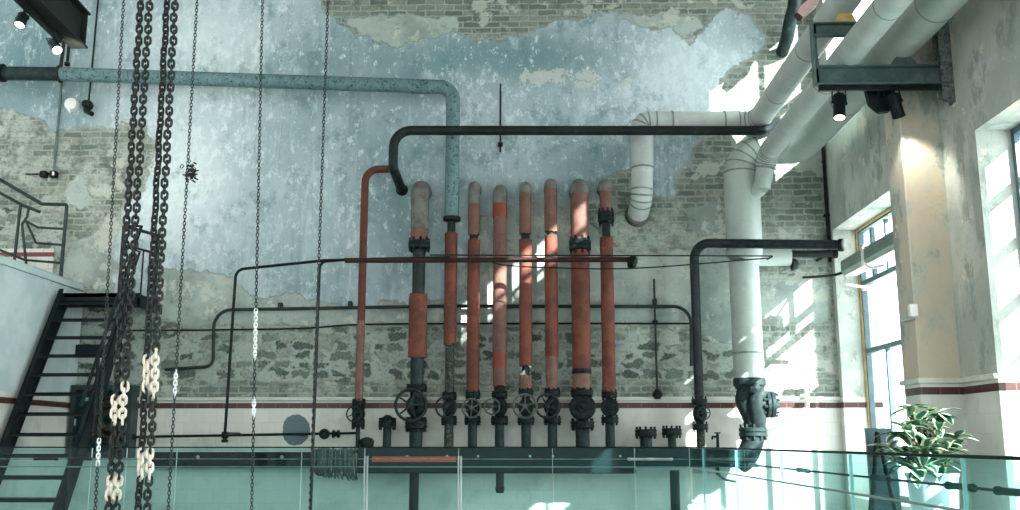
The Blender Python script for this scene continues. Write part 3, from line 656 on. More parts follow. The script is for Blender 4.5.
# draped strands
a = at(317, 450, 11.1); b = at(356, 450, 11.1)
root = thing('strand_bundle', 'grey bundle of hanging strands draped between rail and header', 'rope', ((a.x+b.x)/2, 11.1, a.z))
bm = B()
for i in range(52):
    u = random.random(); x = a.x+(b.x-a.x)*u; y = 11.08+random.uniform(-.06, .1); ln = .26+.05*u+random.uniform(-.03, .03)
    z0 = a.z+random.uniform(-.01, .02); w = random.uniform(-.03, .03)
    tube(bm, smooth_curve([(x, y+.06, z0-.03), (x+w*.2, y, z0), (x+w*.5, y-.035, z0-ln*.4), (x+w, y-.02, z0-ln*.8), (x+w+random.uniform(-.03, .05), y+.02, z0-ln)], 4), .011, 5)
build('strands', bm, M['cablegrey'], root)
bm = B(); tube(bm, [a+V((-.03, .09, -.02)), b+V((.02, .09, -.02))], .014, 8); tube(bm, smooth_curve([at(316, 450, 11.02), at(315, 470, 11.02), at(320, 475, 11.02), at(326, 472, 11.04)]), .012, 6); build('support_bar', bm, M['black'], root)
# low level pipe
root = thing('low_pipe', 'thin level black pipe low on the white tiles with two inline fittings', 'pipe', at(240, 436, 11.3))
r_ = pm(1.3, at(240, 436, 11.3)); bm = B(); tube(bm, [at(133, 437, 11.3), at(358, 433, 11.24)], r_, 8); build('pipe', bm, M['black'], root)
c = at(325, 434, 11.28); bm = B(); lathe(bm, [(pm(5, c), -.04), (pm(5.4, c), 0), (pm(5, c), .04)], c+V((0, -.03, 0)), (0, 1, 0), 16); lathe(bm, [(pm(1.5, c), 0), (pm(1.5, c), .05)], c+V((0, -.06, 0)), (0, -1, 0), 8); build('valve_body', bm, M['valve'], root)
c = at(336, 434, 11.28); bm = B(); lathe(bm, [(.02, -.045), (pm(4, c), -.04), (pm(4, c), -.015), (.03, -.012), (.03, .012), (pm(4, c), .015), (pm(4, c), .04), (.02, .045)], c, (1, 0, 0), 14); build('coupling', bm, M['valve'], root)
c = at(225, 435, 11.29); bm = B(); flange(bm, c, pm(3.6, c), .045); lathe(bm, [(.025, 0), (.025, -.05), (pm(3.5, c), -.052), (pm(3.5, c), -.08), (.02, -.085)], c, (0, 0, 1), 12); build('coupling', bm, M['valve'], root)
c = at(134, 437, 11.3); bm = B(); tube(bm, [c+V((0, 0, .03)), c-V((0, 0, .03))], .02, 8); tube(bm, [c, V((c.x, WY-.001, c.z))], .014, 6); build('wall_bracket', bm, M['black'], root); bm = B(); tube(bm, [at(300, 435, 11.27), V((at(300, 435, 11.27).x, WY-.001, at(300, 435, 11.27).z))], .012, 6); build('wall_bracket', bm, M['black'], root)
# thin pipe frame hanging in front of the row
Yf = 10.75
root = thing('thin_pipe_frame', 'thin black pipe rising twice at the left and crossing in front of the red pipes', 'pipe', at(225, 435, Yf))
r_ = pm(1.5, at(300, 260, Yf)); tl = at(236, 269.5, Yf); tr = at(324, 260.5, Yf); te = at(634, 259.5, Yf)
bl = at(225, 430, Yf+.5)
bm = B(); tube(bm, fillet([V((at(225, 432, Yf).x, Yf, at(225, 434, 11.25).z)), V((tl.x, Yf, tl.z)), tr, at(372, 259, Yf), at(450, 257.5, Yf)], .1, 5), r_, 8)
tube(bm, [V((at(225, 432, Yf).x, Yf, at(225, 434, 11.25).z)), V((at(225, 432, Yf).x, 11.3, at(225, 434, 11.25).z))], r_, 8); build('pipe', bm, M['black'], root)
xx = at(313, 447, Yf).x; bm = B(); tube(bm, fillet([V((xx, Yf, 0.0)), V((xx, Yf, tr.z-.015)), V((tr.x+.3, Yf, tr.z+.012))], .08, 5), r_*.95, 8); build('pipe', bm, M['black'], root)
bm = B(); tube(bm, [at(345, 260.5, Yf-.01), te], pm(2.6, te), 10); o = build('crossbar', bm, M['brownsteel'], root); o['label'] = 'thicker rusty crossbar in front of the red pipes'
bm = B(); lathe(bm, [(.03, 0), (.075, .02), (.08, .07), (.05, .1), (.01, .11)], te+V((-.07, 0, -.01)), (1, 0, -.3), 12); build('end_fitting', bm, M['black'], root)
# two wires
root = thing('wire', 'upper of two thin dark wires stretched past the red pipes to the grey duct', 'wire', at(770, 256, 10.75), 'two thin wires stretched to the grey duct')
bm = B(); tube(bm, [at(430, 255, 10.62), at(772, 256, 10.72)], .008, 6); build('strand', bm, M['black'], root)
bm = B(); c = at(772, 256.5, 10.72); tube(bm, [c, V((c.x, 10.93, c.z+.01))], .012, 6); build('hook', bm, M['black'], root)
root = thing('wire', 'lower of two thin dark wires, sagging below the crossbar over the red pipes', 'wire', at(560, 268, 10.62), 'two thin wires stretched to the grey duct')
bm = B(); tube(bm, smooth_curve([at(488, 261, 10.62), at(508, 265.5, 10.62), at(560, 268, 10.62), at(640, 268, 10.64), at(770, 258, 10.72)]), .008, 6); build('strand', bm, M['black'], root)
# thin level conduit with bends
Yc = 11.42
root = thing('bent_conduit', 'thin grey conduit running level behind the red pipes with a bend at each end', 'pipe', at(213, 340, Yc))
r_ = pm(1.7, at(300, 308, Yc)); bm = B()
tube(bm, fillet([at(165, 369.5, Yc), at(213, 366.5, Yc), at(214, 310, Yc), at(450, 306, Yc), at(691, 306.5, Yc), at(691.5, 366, Yc)], [.1, .2, .1, .2], 7), r_, 8); build('pipe', bm, M['railsteel'], root)
for px, py in ((350, 306.5), (655, 304), (280, 308)):
    c = at(px, py, Yc); bm = B(); box(bm, c+V((0, .02, .03)), (.05, .07, .07), None, .008); build('clip', bm, M['railsteel'], root)
root = thing('wall_cable', 'thin dark cable sagging along the wall just above the rough stonework', 'cable', at(400, 327, 11.47))
bm = B(); tube(bm, smooth_curve([at(125, 330.5, 11.47), at(200, 330, 11.47), at(300, 328.5, 11.47), at(360, 324.5, 11.47), at(480, 323.5, 11.47), at(690, 323.5, 11.47)]), .011, 6); build('cable', bm, M['black'], root)
for nm, lab, x, y0, y1, end in (('wall_rod', 'thin vertical rod on the stonework with a dark weight at its foot', 654, 279, 394, True), ('wall_rod', 'short vertical rod fixed to the blue plaster above the row', 500.5, 84, 152, False)):
    a = at(x, y0, 11.46); b = at(x, y1, 11.46); root = thing(nm, lab, 'rod', (b.x, 11.46, b.z))
    bm = B(); tube(bm, [V((a.x, 11.46, a.z)), V((a.x, 11.46, b.z))], .012, 8); build('rod', bm, M['darkpipe'], root)
    bm = B(); c = V((a.x, 11.46, at(x, 322, 11.46).z if end else b.z+.1)); box(bm, c+V((0, .015, 0)), (.06, .06, .05), None, .008)
    if end: build('clip', bm, M['valve'], root); bm = B(); lathe(bm, [(.015, .06), (.05, .02), (.06, -.02), (.03, -.06)], (a.x, 11.45, b.z), (0, 0, 1), 10)
    build('weight' if end else 'clip', bm, M['valve'], root)
# tap and drain hose at the right end of the header
c = at(718, 447, 11.1); root = thing('tap', 'small dark tap standing on the right end of the header', 'tap', (c.x, 11.1, ht))
bm = B(); zt = zp(718, 434, 11.1); tube(bm, [(c.x, 11.1, ht-.01), (c.x, 11.1, zt)], .017, 8); tube(bm, [(c.x, 11.1, zt-.03), (c.x-.06, 11.08, zt-.03), (c.x-.065, 11.08, zt-.06)], .014, 8); build('spout', bm, M['black'], root)
bm = B(); box(bm, (c.x, 11.1, zt+.012), (.07, .014, .014), None, .003); tube(bm, [(c.x, 11.1, zt-.005), (c.x, 11.1, zt+.012)], .01, 6); build('handle', bm, M['black'], root)
root = thing('drain_hose', 'short curved hose hanging under the right end of the header', 'hose', at(720, 472, 11.1))
bm = B(); tube(bm, smooth_curve([at(717, 466, 11.1), at(718, 473, 11.1), at(724, 479, 11.08), at(737, 482, 11.08)]), .014, 8); build('hose', bm, M['greenpipe'], root)
bm = B(); tube(bm, [at(717, 466, 11.1), at(718, 475, 11.1)], .022, 8); build('coupling', bm, M['valve'], root)
# ------------------------------------------------------------------ ducts
def seams(root, pts, idx, r):
    for i in idx:
        bm = B(); p = pts[i]; d = (pts[min(i+1, len(pts)-1)]-pts[max(i-1, 0)]).normalized()
        lathe(bm, [(r, -.01), (r*1.02, -.006), (r*1.02, .006), (r, .01)], p, d, 28); build('seam_ring', bm, M['ductdark'], root)
YD = 11.12
root = thing('large_grey_duct', 'largest pale grey duct, upright by the corner then running overhead along the right wall', 'duct', at(747, 447, YD))
XD = at(747, 300, YD).x
zlow = zp(748, 380, YD); zst = zp(747, 262, YD)
cc = at(800, 150, YD)
rD = pm(17.5, V((XD, YD, 4))); rd = pm(14.8, V((XD, YD, 3)))
bm = B(); tube(bm, [(XD-.015, YD, zlow), (XD-.02, YD, zst)], rd, 28); build('duct_section', bm, M['duct'], root)
bm = B(); tube(bm, [(XD-.02, YD, zst), (XD, YD, zst+.06), (XD, YD, zp(746, 196, YD))], [rd, rD, rD], 28); build('duct_section', bm, M['duct'], root)
arc = fillet([V((XD, YD, zp(746, 197, YD))), V((XD, YD, cc.z)), V((cc.x, YD, cc.z))], .38, 5)
arc = arc[:-1]+[arc[-1]]
ra = [rD]+[rD*(1-.025*i) for i in range(1, len(arc)-1)]; ra = ra+[pm(14, cc)]
bm = B(); tube(bm, arc[:-1], ra[:-1], 28); build('elbow', bm, M['duct'], root)
rC = pm(14, cc)
pc = fillet([arc[-2], V((cc.x, YD, cc.z)), V((cc.x, 2.5, cc.z))], .3, 5)
bm = B(); tube(bm, pc, rC, 28); build('duct_section', bm, M['duct'], root)
[seams(root, arc, [i], ra[i]*1.0) for i in range(1, 6)]; seams(root, [V((XD-.02, YD, zlow+i*.05)) for i in range(20)], [6], rd); seams(root, [V((cc.x, 3+.01*i, cc.z)) for i in range(800)], [200, 420, 640], rC)
# branch stub and elbows at its foot
c = at(775, 257, YD); bm = B(); tube(bm, [(XD+.1, YD, c.z), (at(790, 257, YD).x, YD, c.z)], pm(9, c), 20); build('branch_stub', bm, M['duct'], root)
c2 = at(797, 266, YD); bm = B(); lathe(bm, [(.03, 0), (.08, .02), (.06, .07), (.02, .09)], V((at(790, 262, YD).x, YD, c2.z+.02)), (1, 0, 0), 12); build('end_cap', bm, M['black'], root)
bm = B(); z1 = zlow; c = V((XD-.015, YD, z1))
lathe(bm, [(rd*1.02, .02), (rd*1.06, 0), (rd*1.06, -.06), (rd*.95, -.08), (rd*.95, -.10)], c, (0, 0, 1), 24); build('flange', bm, M['greenpipe'], root); bm = B()
flange(bm, V((XD, YD, zp(748, 432, YD))), pm(14, c), .1, bolts=10)
build('flange', bm, M['greenpipe'], root)
bm = B(); rv = pm(10, c)
tube(bm, smooth_curve([(XD-.02, YD, z1-.05), (XD-.07, YD, zp(741, 400, YD)), (XD-.0, YD-.02, zp(747, 418, YD)), (XD+.01, YD, zp(748, 432, YD))], 6), rv, 18)
tube(bm, smooth_curve([(XD+.1, YD-.08, zp(758, 392, YD)), (XD+.03, YD-.1, zp(752, 402, YD)), (XD+.04, YD-.08, zp(753, 416, YD)), (XD+.03, YD, zp(750, 430, YD))], 6), rv*.9, 18)
hz = zp(764, 405, YD); tube(bm, [(XD+.05, YD-.08, hz), (at(766, 405, YD).x, YD-.08, hz)], rv, 18)
v = build('valve_body', bm, M['greenpipe'], root)
bm = B(); flange(bm, V((at(768, 405, YD).x, YD-.08, hz)), pm(13, c), .1, (1, 0, 0), 10); lathe(bm, [(rv*.8, 0), (rv*.4, .06), (.01, .07)], V((at(771, 405, YD).x, YD-.08, hz)), (1, 0, 0), 14); build('flange', bm, M['greenpipe'], v)
bm = B(); lathe(bm, [(pm(5, c), 0), (pm(5, c), .06), (pm(2, c), .08), (.01, .09)], V((at(750, 388, YD).x, YD-.2, zp(750, 389, YD))), (0, -1, 0), 12); build('bonnet', bm, M['greenpipe'], v)
bm = B(); tube(bm, smooth_curve([(XD, YD, zp(748, 432, YD)), (XD-.02, YD, zp(746, 445, YD)), (XD-.1, YD, zp(742, 458, YD)), (XD-.16, YD+.04, zp(738, 463, YD))], 5), [pm(11, c)]*10+[pm(11, c)]*6, 18); build('outlet_bend', bm, M['greenpipe'], root)
# second duct (slim, nearest)
YB = 10.85
root = thing('slim_grey_duct', 'slimmer grey duct running overhead and turned down beside the large duct elbow', 'duct', at(762, 187, YB))
kb = at(767.5, 153, YB); rB = pm(10.2, kb); low = at(762, 188, YB+.05)
pts = fillet([low, V((kb.x, YB, kb.z)), V((kb.x, 2.5, kb.z))], .2, 5)
bm = B(); tube(bm, pts, [rB*.8, rB*.88]+[rB]*(len(pts)-2), 24); build('duct_section', bm, M['duct'], root)
seams(root, pts, [1, 2, 3, 4, 5, 6], rB*.99); seams(root, [V((kb.x, 3+.01*i, kb.z)) for i in range(800)], [180, 400, 560], rB)
bm = B(); tube(bm, [low+V((0, 0, .02)), V((XD+.05, YD, low.z-.08))], rB*.75, 20); build('branch_stub', bm, M['duct'], root)
# third duct (upper), turning left along the wall and down into it
YA = 11.2
root = thing('white_duct', 'white duct dropping from overhead, turned left along the wall and hooked down into it', 'duct', at(640, 210, YA))
ka = at(757, 122, YA); rA = pm(11, ka); kl = at(645, 122, YA); XL = at(642.5, 165, YA).x; zb_ = zp(641, 200, YA)
pa_ = fillet([V((ka.x, 2.5, ka.z)), V((ka.x, YA, ka.z)), V((kl.x+.12, YA, ka.z))], .22, 6)
bm = B(); tube(bm, pa_, rA, 24); build('duct_section', bm, M['whiteduct'], root)
pb_ = fillet([V((kl.x+.13, YA, ka.z)), V((XL, YA, ka.z)), V((XL, YA, zp(642, 168, YA)))], .18, 3)
bm = B(); tube(bm, pb_, rA*1.02, 24); build('elbow', bm, M['whiteduct'], root)
pd_ = fillet([V((XL, YA, zp(642, 168, YA))), V((XL-.02, YA, zb_)), V((XL-.04, WY-.07, zb_-.10))], .24, 4)
bm = B(); tube(bm, pd_, rA*.98, 24); build('elbow', bm, M['whiteduct'], root)
seams(root, pa_, [1, 3, 5, 7], rA); seams(root, pb_, [0, 1, 2, 3, 4, 5], rA*1.02); seams(root, pd_, [1, 2, 3, 4], rA)
for px in (672, 724): bm = B(); lathe(bm, [(rA*1.0, -.01), (rA*1.06, -.006), (rA*1.06, .006), (rA, .01)], V((at(px, 122, YA).x, YA, ka.z)), (1, 0, 0), 24); build('seam_ring', bm, M['ductdark'], root)
bm = B(); lathe(bm, [(rA*1.15, 0), (rA*1.15, .015), (rA*1.0, .1)], (XL-.045, WY-.002, zb_-.11), (0, -1, 0), 24); build('wall_collar', bm, M['dust'], root)
seams(root, [V((ka.x, 3+.01*i, ka.z)) for i in range(800)], [200, 400, 600, 720], rA)
# ------------------------------------------------------------------ bracket on the right wall
pw = atx(941, 77, 3.5); YK = pw.y
print('bracket Y', YK)
root = thing('pipe_bracket', 'two-tier steel bracket on the right wall carrying the three overhead ducts', 'bracket', (WX, YK, pw.z))
k1 = lambda px, py: at(px, py, YK)
zt_, zb2 = k1(870, 67).z, k1(870, 86).z
xl = k1(815, 77).x; hh = zt_-zb2
bm = B()
box2(bm, (xl, YK+.0, zb2), (WX, YK+.012, zt_)); box2(bm, (xl, YK-.06, zt_-.012), (WX, YK, zt_), .002); box2(bm, (xl, YK-.06, zb2), (WX, YK, zb2+.014), .002)
build('lower_channel', bm, M['steel'], root)
za, zb3 = k1(840, 24).z, k1(840, 37).z
bm = B(); box2(bm, (xl, YK+.0, zb3), (WX, YK+.012, za)); box2(bm, (xl, YK-.05, za-.012), (WX, YK, za), .002); box2(bm, (xl, YK-.05, zb3), (WX, YK, zb3+.012), .002); build('upper_channel', bm, M['steel'], root)
bm = B(); box2(bm, (xl-.02, YK-.05, zb2-.01), (xl, YK+.012, za+.02), .002); box2(bm, (xl-.02, YK-.0, zb2), (xl+.035, YK+.012, za), .002); build('hanger_post', bm, M['steel'], root)
zpt, zpb = atx(936, 20, 3.5).z, atx(941, 106, 3.5).z
bm = B(); box2(bm, (WX-.10, YK-.06, zpb), (WX+.001, YK-.045, zpt+.1)); box2(bm, (WX-.012, YK-.06, zpb), (WX+.001, YK+.06, zpt+.1), .003); box2(bm, (WX-.11, YK+.02, zpb+.05), (WX-.0, YK+.04, zpt+.1), .003); build('wall_post', bm, M['rustmetal'], root)
bm = B(); zz_ = zb2-.018; box2(bm, (xl+.02, YK-.04, zz_-.03), (WX-.12, YK+.0, zz_+.017), .003); build('lighting_track', bm, M['black'], root)['label'] = 'black lighting track under the lower channel'
for (P_, r_, zs_) in ((V((kb.x, YK, kb.z)), rB, zt_), (V((cc.x, YK, cc.z)), rC, zt_), (V((ka.x, YK, ka.z)), rA, za)):
    bm = B(); g = P_.z-r_-zs_; print('support gap', g)
    if g > .002: prism(bm, [V((P_.x-r_*.7, YK-.055, zs_)), V((P_.x+r_*.7, YK-.055, zs_)), V((P_.x+r_*.35, YK-.055, P_.z-r_*.93)), V((P_.x-r_*.35, YK-.055, P_.z-r_*.93))], (0, .065, 0)); build('saddle', bm, M['foam'] if zs_ == za else M['steel'], root)
    else: bm.free()
# ------------------------------------------------------------------ spotlights
def spot(label, top, bot, R, group, lightE=25, aim=None):
    top = V(top); bot = V(bot); d = (bot-top).normalized(); L = (bot-top).length
    root = thing('spotlight', label, 'spotlight', top, group)
    bm = B(); lathe(bm, [(R*.55, 0), (R*.95, L*.03), (R, L*.08), (R, L*.9), (R*1.04, L*.91), (R*1.04, L), (R*.9, L*1.0), (R*.86, L*.97)], top, d, 20); build('housing', bm, M['black'], root)
    bm = B(); lathe(bm, [(R*.88, L*.965), (R*.88, L*.985), (R*.5, L*1.01)], top, d, 20); build('lens', bm, M['lamp'], root)
    x, y = frame_of(d); up = top+V((0, 0, L*.42))
    bm = B(); tube(bm, [top+x*R*1.15+d*L*.35, top+x*R*1.15-d*L*.22, up*.3+top*.7+V((0, 0, L*.1)), top-x*R*1.15-d*L*.22, top-x*R*1.15+d*L*.35], R*.12, 6)
    lathe(bm, [(R*.25, 0), (R*.25, R*.3)], top+x*R*1.0+d*L*.35, x, 8); lathe(bm, [(R*.25, 0), (R*.25, R*.3)], top-x*R*1.0+d*L*.35, -x, 8)
    tube(bm, [top+V((0, 0, L*.1)), up], R*.2, 8); build('yoke', bm, M['black'], root)
    ld = bpy.data.lights.new('spot_lamp', 'SPOT'); ld.energy = lightE; ld.spot_size = math.radians(80); ld.spot_blend = .6; ld.color = (1, .93, .82); ld.shadow_soft_size = .04
    lo = bpy.data.objects.new('spot_lamp', ld); link(lo, root); lo.matrix_parent_inverse = root_inv(root)
    lo.location = bot+d*.03; lo.rotation_euler = (aim-bot if aim else d).to_track_quat('-Z', 'Y').to_euler()
    return root
G1 = 'black spotlights under the right wall bracket'
t1 = at(839, 95, YK-.03); b1 = at(839.5, 118, YK-.1)
spot('black spotlight under the bracket, left of the pair, hanging straight down', t1, b1, pm(6, t1), G1, 10)
t2 = at(892, 94, YK-.03); b2 = at(899, 117, YK+.05)
spot('black spotlight under the bracket, right of the pair, tilted at the concrete pillar', t2, b2, pm(6.3, t2), G1, 13)
# dark flap beside the right spotlight
root = thing('lamp_shield', 'dark round floodlight head hanging beside the right wall spotlight', 'floodlight', at(880, 88, YK-.03))
bm = B(); c = at(881, 97, YK+.02)
prism(bm, [at(x, y, YK+.1) for x, y in ((866, 89), (895, 89), (895, 103), (890, 111), (880, 112), (870, 104))], (0, .06, 0)); build('housing', bm, M['black'], root)
bm = B(); tube(bm, [c+V((0, .10, .02)), at(881, 86, YK-.02)], .015, 8); build('yoke', bm, M['black'], root)
# ------------------------------------------------------------------ I-beam, top left
pe = at(88, 49, 8.4); root = thing('steel_beam', 'dark steel beam pointing out over the upper left corner', 'beam', pe)
hB = pm(38, pe); fw = pm(17, pe); xr = pe.x; xc = xr-fw/2
BD = V((.054, -1, 0)).normalized()                 # the beam runs towards the viewer, a little to the right
BR = Matrix.Translation(pe) @ Quaternion((0, 0, 1), math.atan2(BD.x, -BD.y)).to_matrix().to_4x4() @ Matrix.Translation(-pe)
y0, y1 = 3.0, 8.4
def bpart(nm, boxes, mat='beam'):
    bm = B()
    for a_, b_ in boxes: box2(bm, a_, b_, .003)
    bmesh.ops.transform(bm, matrix=BR, verts=bm.verts[:]); return build(nm, bm, M[mat], root)
bpart('lower_flange', [((xc-fw/2, y0, pe.z), (xc+fw/2, y1, pe.z+.022))])
bpart('upper_flange', [((xc-fw/2, y0, pe.z+hB-.022), (xc+fw/2, y1, pe.z+hB))])
bpart('web', [((xc-.014, y0, pe.z+.022), (xc+.014, y1, pe.z+hB-.022))])
for yy in (.02, 1.2, 2.4): bpart('stiffener_plate', [((xc+.014, y1-yy-.016, pe.z+.022), (xc+fw*.40, y1-yy, pe.z+hB-.022))]); bpart('stiffener_plate', [((xc-fw*.4, y1-yy-.016, pe.z+.022), (xc-.014, y1-yy, pe.z+hB-.022))])
bpart('lighting_track', [((xc-fw*.56, y0, pe.z-.05), (xc-fw*.30, y1-.25, pe.z))], 'black')['label'] = 'black lighting track under the beam'
GL = 'black spotlights under the dark steel beam'
def bx_at(px):          # the point of the track seen in this pixel column
    best = min((abs(510+F*((ROT.transposed() @ (BR @ V((xc-fw*.6, y1-.02*k, pe.z-.06))-CAM)).x)/(-(ROT.transposed() @ (BR @ V((xc-fw*.6, y1-.02*k, pe.z-.06))-CAM)).z)-px), k) for k in range(220))[1]
    return BR @ V((xc-fw*.6, y1-.02*best, pe.z-.06))
def spot_at(label, px0, p1, r, e, aim):
    q = bx_at(px0); q2 = at(p1[0], p1[1], q.y-.04); q = q+V((0, 0, -.02)); spot(label, q, q2, pm(r, q), GL, e, aim)
spot_at('black spotlight under the steel beam, nearer the photo corner', 24, (19.5, 25), 5.2, 25, at(40, 100, 11))
spot_at('black spotlight under the steel beam, beside the pipe hanger', 53, (57, 50), 5, 70, at(100, 74, 11))
# hangers holding the teal pipe
root = thing('pipe_hanger', 'dark strap looped around the teal pipe below the steel beam', 'hanger', at(61, 80, Yt-.13))
c = at(60, 74, Yt-.13); bm = B(); torus(bm, c, (1, .03, 0), pm(7, c)*1.1, .018, 20, 6); tube(bm, [c+V((0, 0, pm(7, c))), at(63, 50, Yt-.13), V((c.x+.05, Yt-.13, 8.0))], .022, 8); build('strap', bm, M['brownsteel'], root)
root = thing('hanger_rod', 'second dark rod hanging behind the pipe strap', 'rod', at(67, 65, Yt))
bm = B(); c = at(67, 66, Yt+.0); tube(bm, [V((c.x, Yt, c.z)), V((c.x, Yt, 8.0))], .018, 8); lathe(bm, [(.02, 0), (.035, .01), (.035, .04), (.02, .05)], c, (0, 0, 1), 8); build('rod', bm, M['black'], root)
# wall fixtures upper left
c = at(71, 104, 11.44); root = thing('wall_bell', 'round white wall fixture with a short lever on the blue plaster', 'wall fixture', V((c.x, WY, c.z)))
bm = B(); lathe(bm, [(.085, 0), (.09, .03), (.075, .08), (.03, .1), (.005, .105)], V((c.x, WY, c.z)), (0, -1, 0), 20); build('dome', bm, M['whitebox'], root)
bm = B(); tube(bm, [V((c.x-.02, WY-.08, c.z-.04)), at(70, 113, 11.4)], .016, 8); build('lever', bm, M['whitebox'], root)
c = at(86, 104, 11.42); root = thing('wall_camera', 'small dark camera with a stub arm on the blue plaster', 'camera', V((c.x, WY, c.z)))
bm = B(); lathe(bm, [(.06, 0), (.065, .04), (.05, .1), (.01, .11)], V((c.x, WY, c.z)), (0, -1, 0), 16); build('mount', bm, M['valve'], root)
bm = B(); tube(bm, [V((c.x, WY-.08, c.z-.03)), at(86, 111, 11.3), at(92, 114, 11.25)], .03, 10); build('camera_head', bm, M['black'], root)
bm = B(); a = at(88, 82, 11.49); tube(bm, [V((c.x, 11.485, c.z+.04)), V((c.x+.02, 11.485, 7.9))], .012, 6); build('cable', bm, M['darkpipe'], root)
root = thing('wall_conduit', 'thin vertical conduit with two small black switch boxes at the far left', 'conduit', at(54, 174, 11.46))
bm = B(); a = at(62, 80, 11.47); b = at(58, 172, 11.47); tube(bm, [V((a.x, 11.47, a.z)), V((a.x, 11.47, b.z)), ], .016, 8); build('conduit', bm, M['steel'], root)
for px in (44, 54):
    c = at(px, 174.5, 11.46); bm = B(); box(bm, (c.x, 11.46, c.z), (pm(6.5, c), .08, pm(6.5, c)), None, .008); o = build('switch_box', bm, M['black'], root)
    if px == 54: bm = B(); box(bm, (c.x+.012, 11.415, c.z), (.022, .02, .045), None, .003); build('switch', bm, M['whitebox'], o)
bm = B(); tube(bm, [V((at(26, 172, 11.48).x, 11.48, at(44, 174, 11.48).z)), V((a.x, 11.48, at(44, 174, 11.48).z))], .01, 6); build('cable', bm, M['darkpipe'], root)
# gallery railing
Yr = 11.0
root = thing('gallery_railing', 'bent thin steel railing above the low wall at the far left', 'railing', at(40, 262, Yr))
r_ = .02
def railpart(nm, pts, r=r_, Y=Yr, fr=.03):
    bm = B(); tube(bm, fillet([at(x, y, Y) for x, y in pts], fr, 3), r, 8); return build(nm, bm, M['railsteel'], root)
railpart('top_rail', [(-20, 168), (42, 204), (67, 204.5), (60, 284)], .021)
railpart('mid_rail', [(-20, 182), (22, 205), (40, 212)], .018)
railpart('mid_rail', [(24, 220), (38, 227.5), (66, 229)], .014); railpart('mid_rail', [(26, 221), (36, 243), (63, 245)], .014)
railpart('post', [(20.5, 205), (14, 264), (13.5, 272)], .018); railpart('post', [(29, 207), (27, 217), (22, 224), (26, 262), (27, 276)], .016)
railpart('mid_rail', [(-20, 242), (25, 260), (62, 263)], .014)
# ------------------------------------------------------------------ staircase
root = thing('steel_staircase', 'steep dark steel open stair with a landing at the far left', 'staircase', (-4.8, 9.2, 0))
XS0 = LX+.06
TY = [303.5, 321, 339, 357, 375, 393.5, 413, 434, 455, 477, 499]; TX = [59, 51.5, 44, 38, 31.5, 24, 15.5, 8, 0, -8, -16]; TR = [104, 101, 97.5, 91.5, 85.5, 79.5, 73, 66.5, 60, 53, 46]
L = [atx(x, y, XS0) for x, y in zip(TX, TY)]
top_, bot_ = L[0], L[-1]
rise = (top_.z-bot_.z)/10; run = (top_.y-bot_.y)/10
print('stair', top_, bot_, rise, run)
wS = at(104, 303.5, top_.y).x - XS0; wS2 = at(46, 499, bot_.y).x-XS0
print('width', wS, wS2)
W_ = (wS+wS2)/2+.24; XS1 = XS0+W_
zl2 = top_.z+rise*.62
nn = 14; d_ = V((0, -run, -rise)); Ytop = top_.y+run*.6
for i in range(nn):
    p = V((0, top_.y, top_.z)) + d_*i
    if p.z < .1: break
    bm = B(); box2(bm, (XS0+.02, p.y-.1, p.z-.005), (XS1-.02, p.y+.09, p.z+.012), .003); box2(bm, (XS0+.02, p.y-.1, p.z-.026), (XS1-.02, p.y-.09, p.z+.01)); build('tread', bm, M['stair'], root)
sl = d_.normalized()
def strpoly(x, w0=.1):
    a = V((x, top_.y, top_.z))-d_*.55; k = a.z/rise; b = a+d_*k; n = V((0, sl.z, -sl.y)).normalized()*w0
    return [a-n, a+n, b+n, b-n]
for x in (XS0, XS1-.02):
    bm = B(); pl = strpoly(x); prism(bm, pl, (.02, 0, 0)); 
    n = (pl[1]-pl[0]).normalized()
    for q0, q1 in ((pl[0], pl[3]), (pl[1], pl[2])):
        sx_ = .05 if x == XS0 else -.05; xo = 0 if x == XS0 else .02
        prism(bm, [q0+V((xo, 0, 0)), q1+V((xo, 0, 0)), q1+V((xo+sx_, 0, 0)), q0+V((xo+sx_, 0, 0))], n*(.012 if q0 is pl[0] else -.012))
    build('stringer', bm, M['stair'], root)
LXR = at(141, 297, 10.95).x
bm = B(); box2(bm, (LX+.02, Ytop, zl2-.05), (LXR, WY-.02, zl2), .004); box2(bm, (LX+.02, Ytop, zl2-.16), (XS1+.08, Ytop+.05, zl2)); box2(bm, (XS1+.06, Ytop, zl2-.16), (XS1+.10, WY-.02, zl2-.05)); box2(bm, (XS1+.1, WY-.1, zl2-.15), (LXR, WY-.05, zl2-.05)); build('landing', bm, M['stair'], root)
bm = B(); px_ = at(100, 330, WY-.1); box2(bm, (px_.x-.35, WY-.12, zp(95, 352, WY-.1)-.03), (px_.x+.15, WY-.02, zp(95, 348, WY-.1)+.04)); build('wall_bearer', bm, M['stair'], root)
# landing guard rail
Yg = Ytop+.15
def post(nm, pts, r=.016):
    bm = B(); tube(bm, [V(p) for p in pts], r, 8); build(nm, bm, M['stair'], root)
xg = lambda px: at(px, 265, Yg).x
zgt = zp(121, 226, Yg)
post('post', [(xg(121), Yg, zl2), (xg(121), Yg, zgt)], .02); post('post', [(xg(143), Yg+.4, zl2), (xg(143), Yg+.4, zgt-.03)], .02)
post('top_rail', [(xg(121), Yg, zgt), (xg(143), Yg+.4, zgt-.03)], .02); post('mid_rail', [(xg(121), Yg, zgt-.22), (xg(143), Yg+.4, zgt-.25)], .014)
for k in (.35, .6, .8): post('baluster', [(xg(121)+(xg(143)-xg(121))*k, Yg+.4*k, zl2), (xg(121)+(xg(143)-xg(121))*k, Yg+.4*k, zgt-.24)], .01)
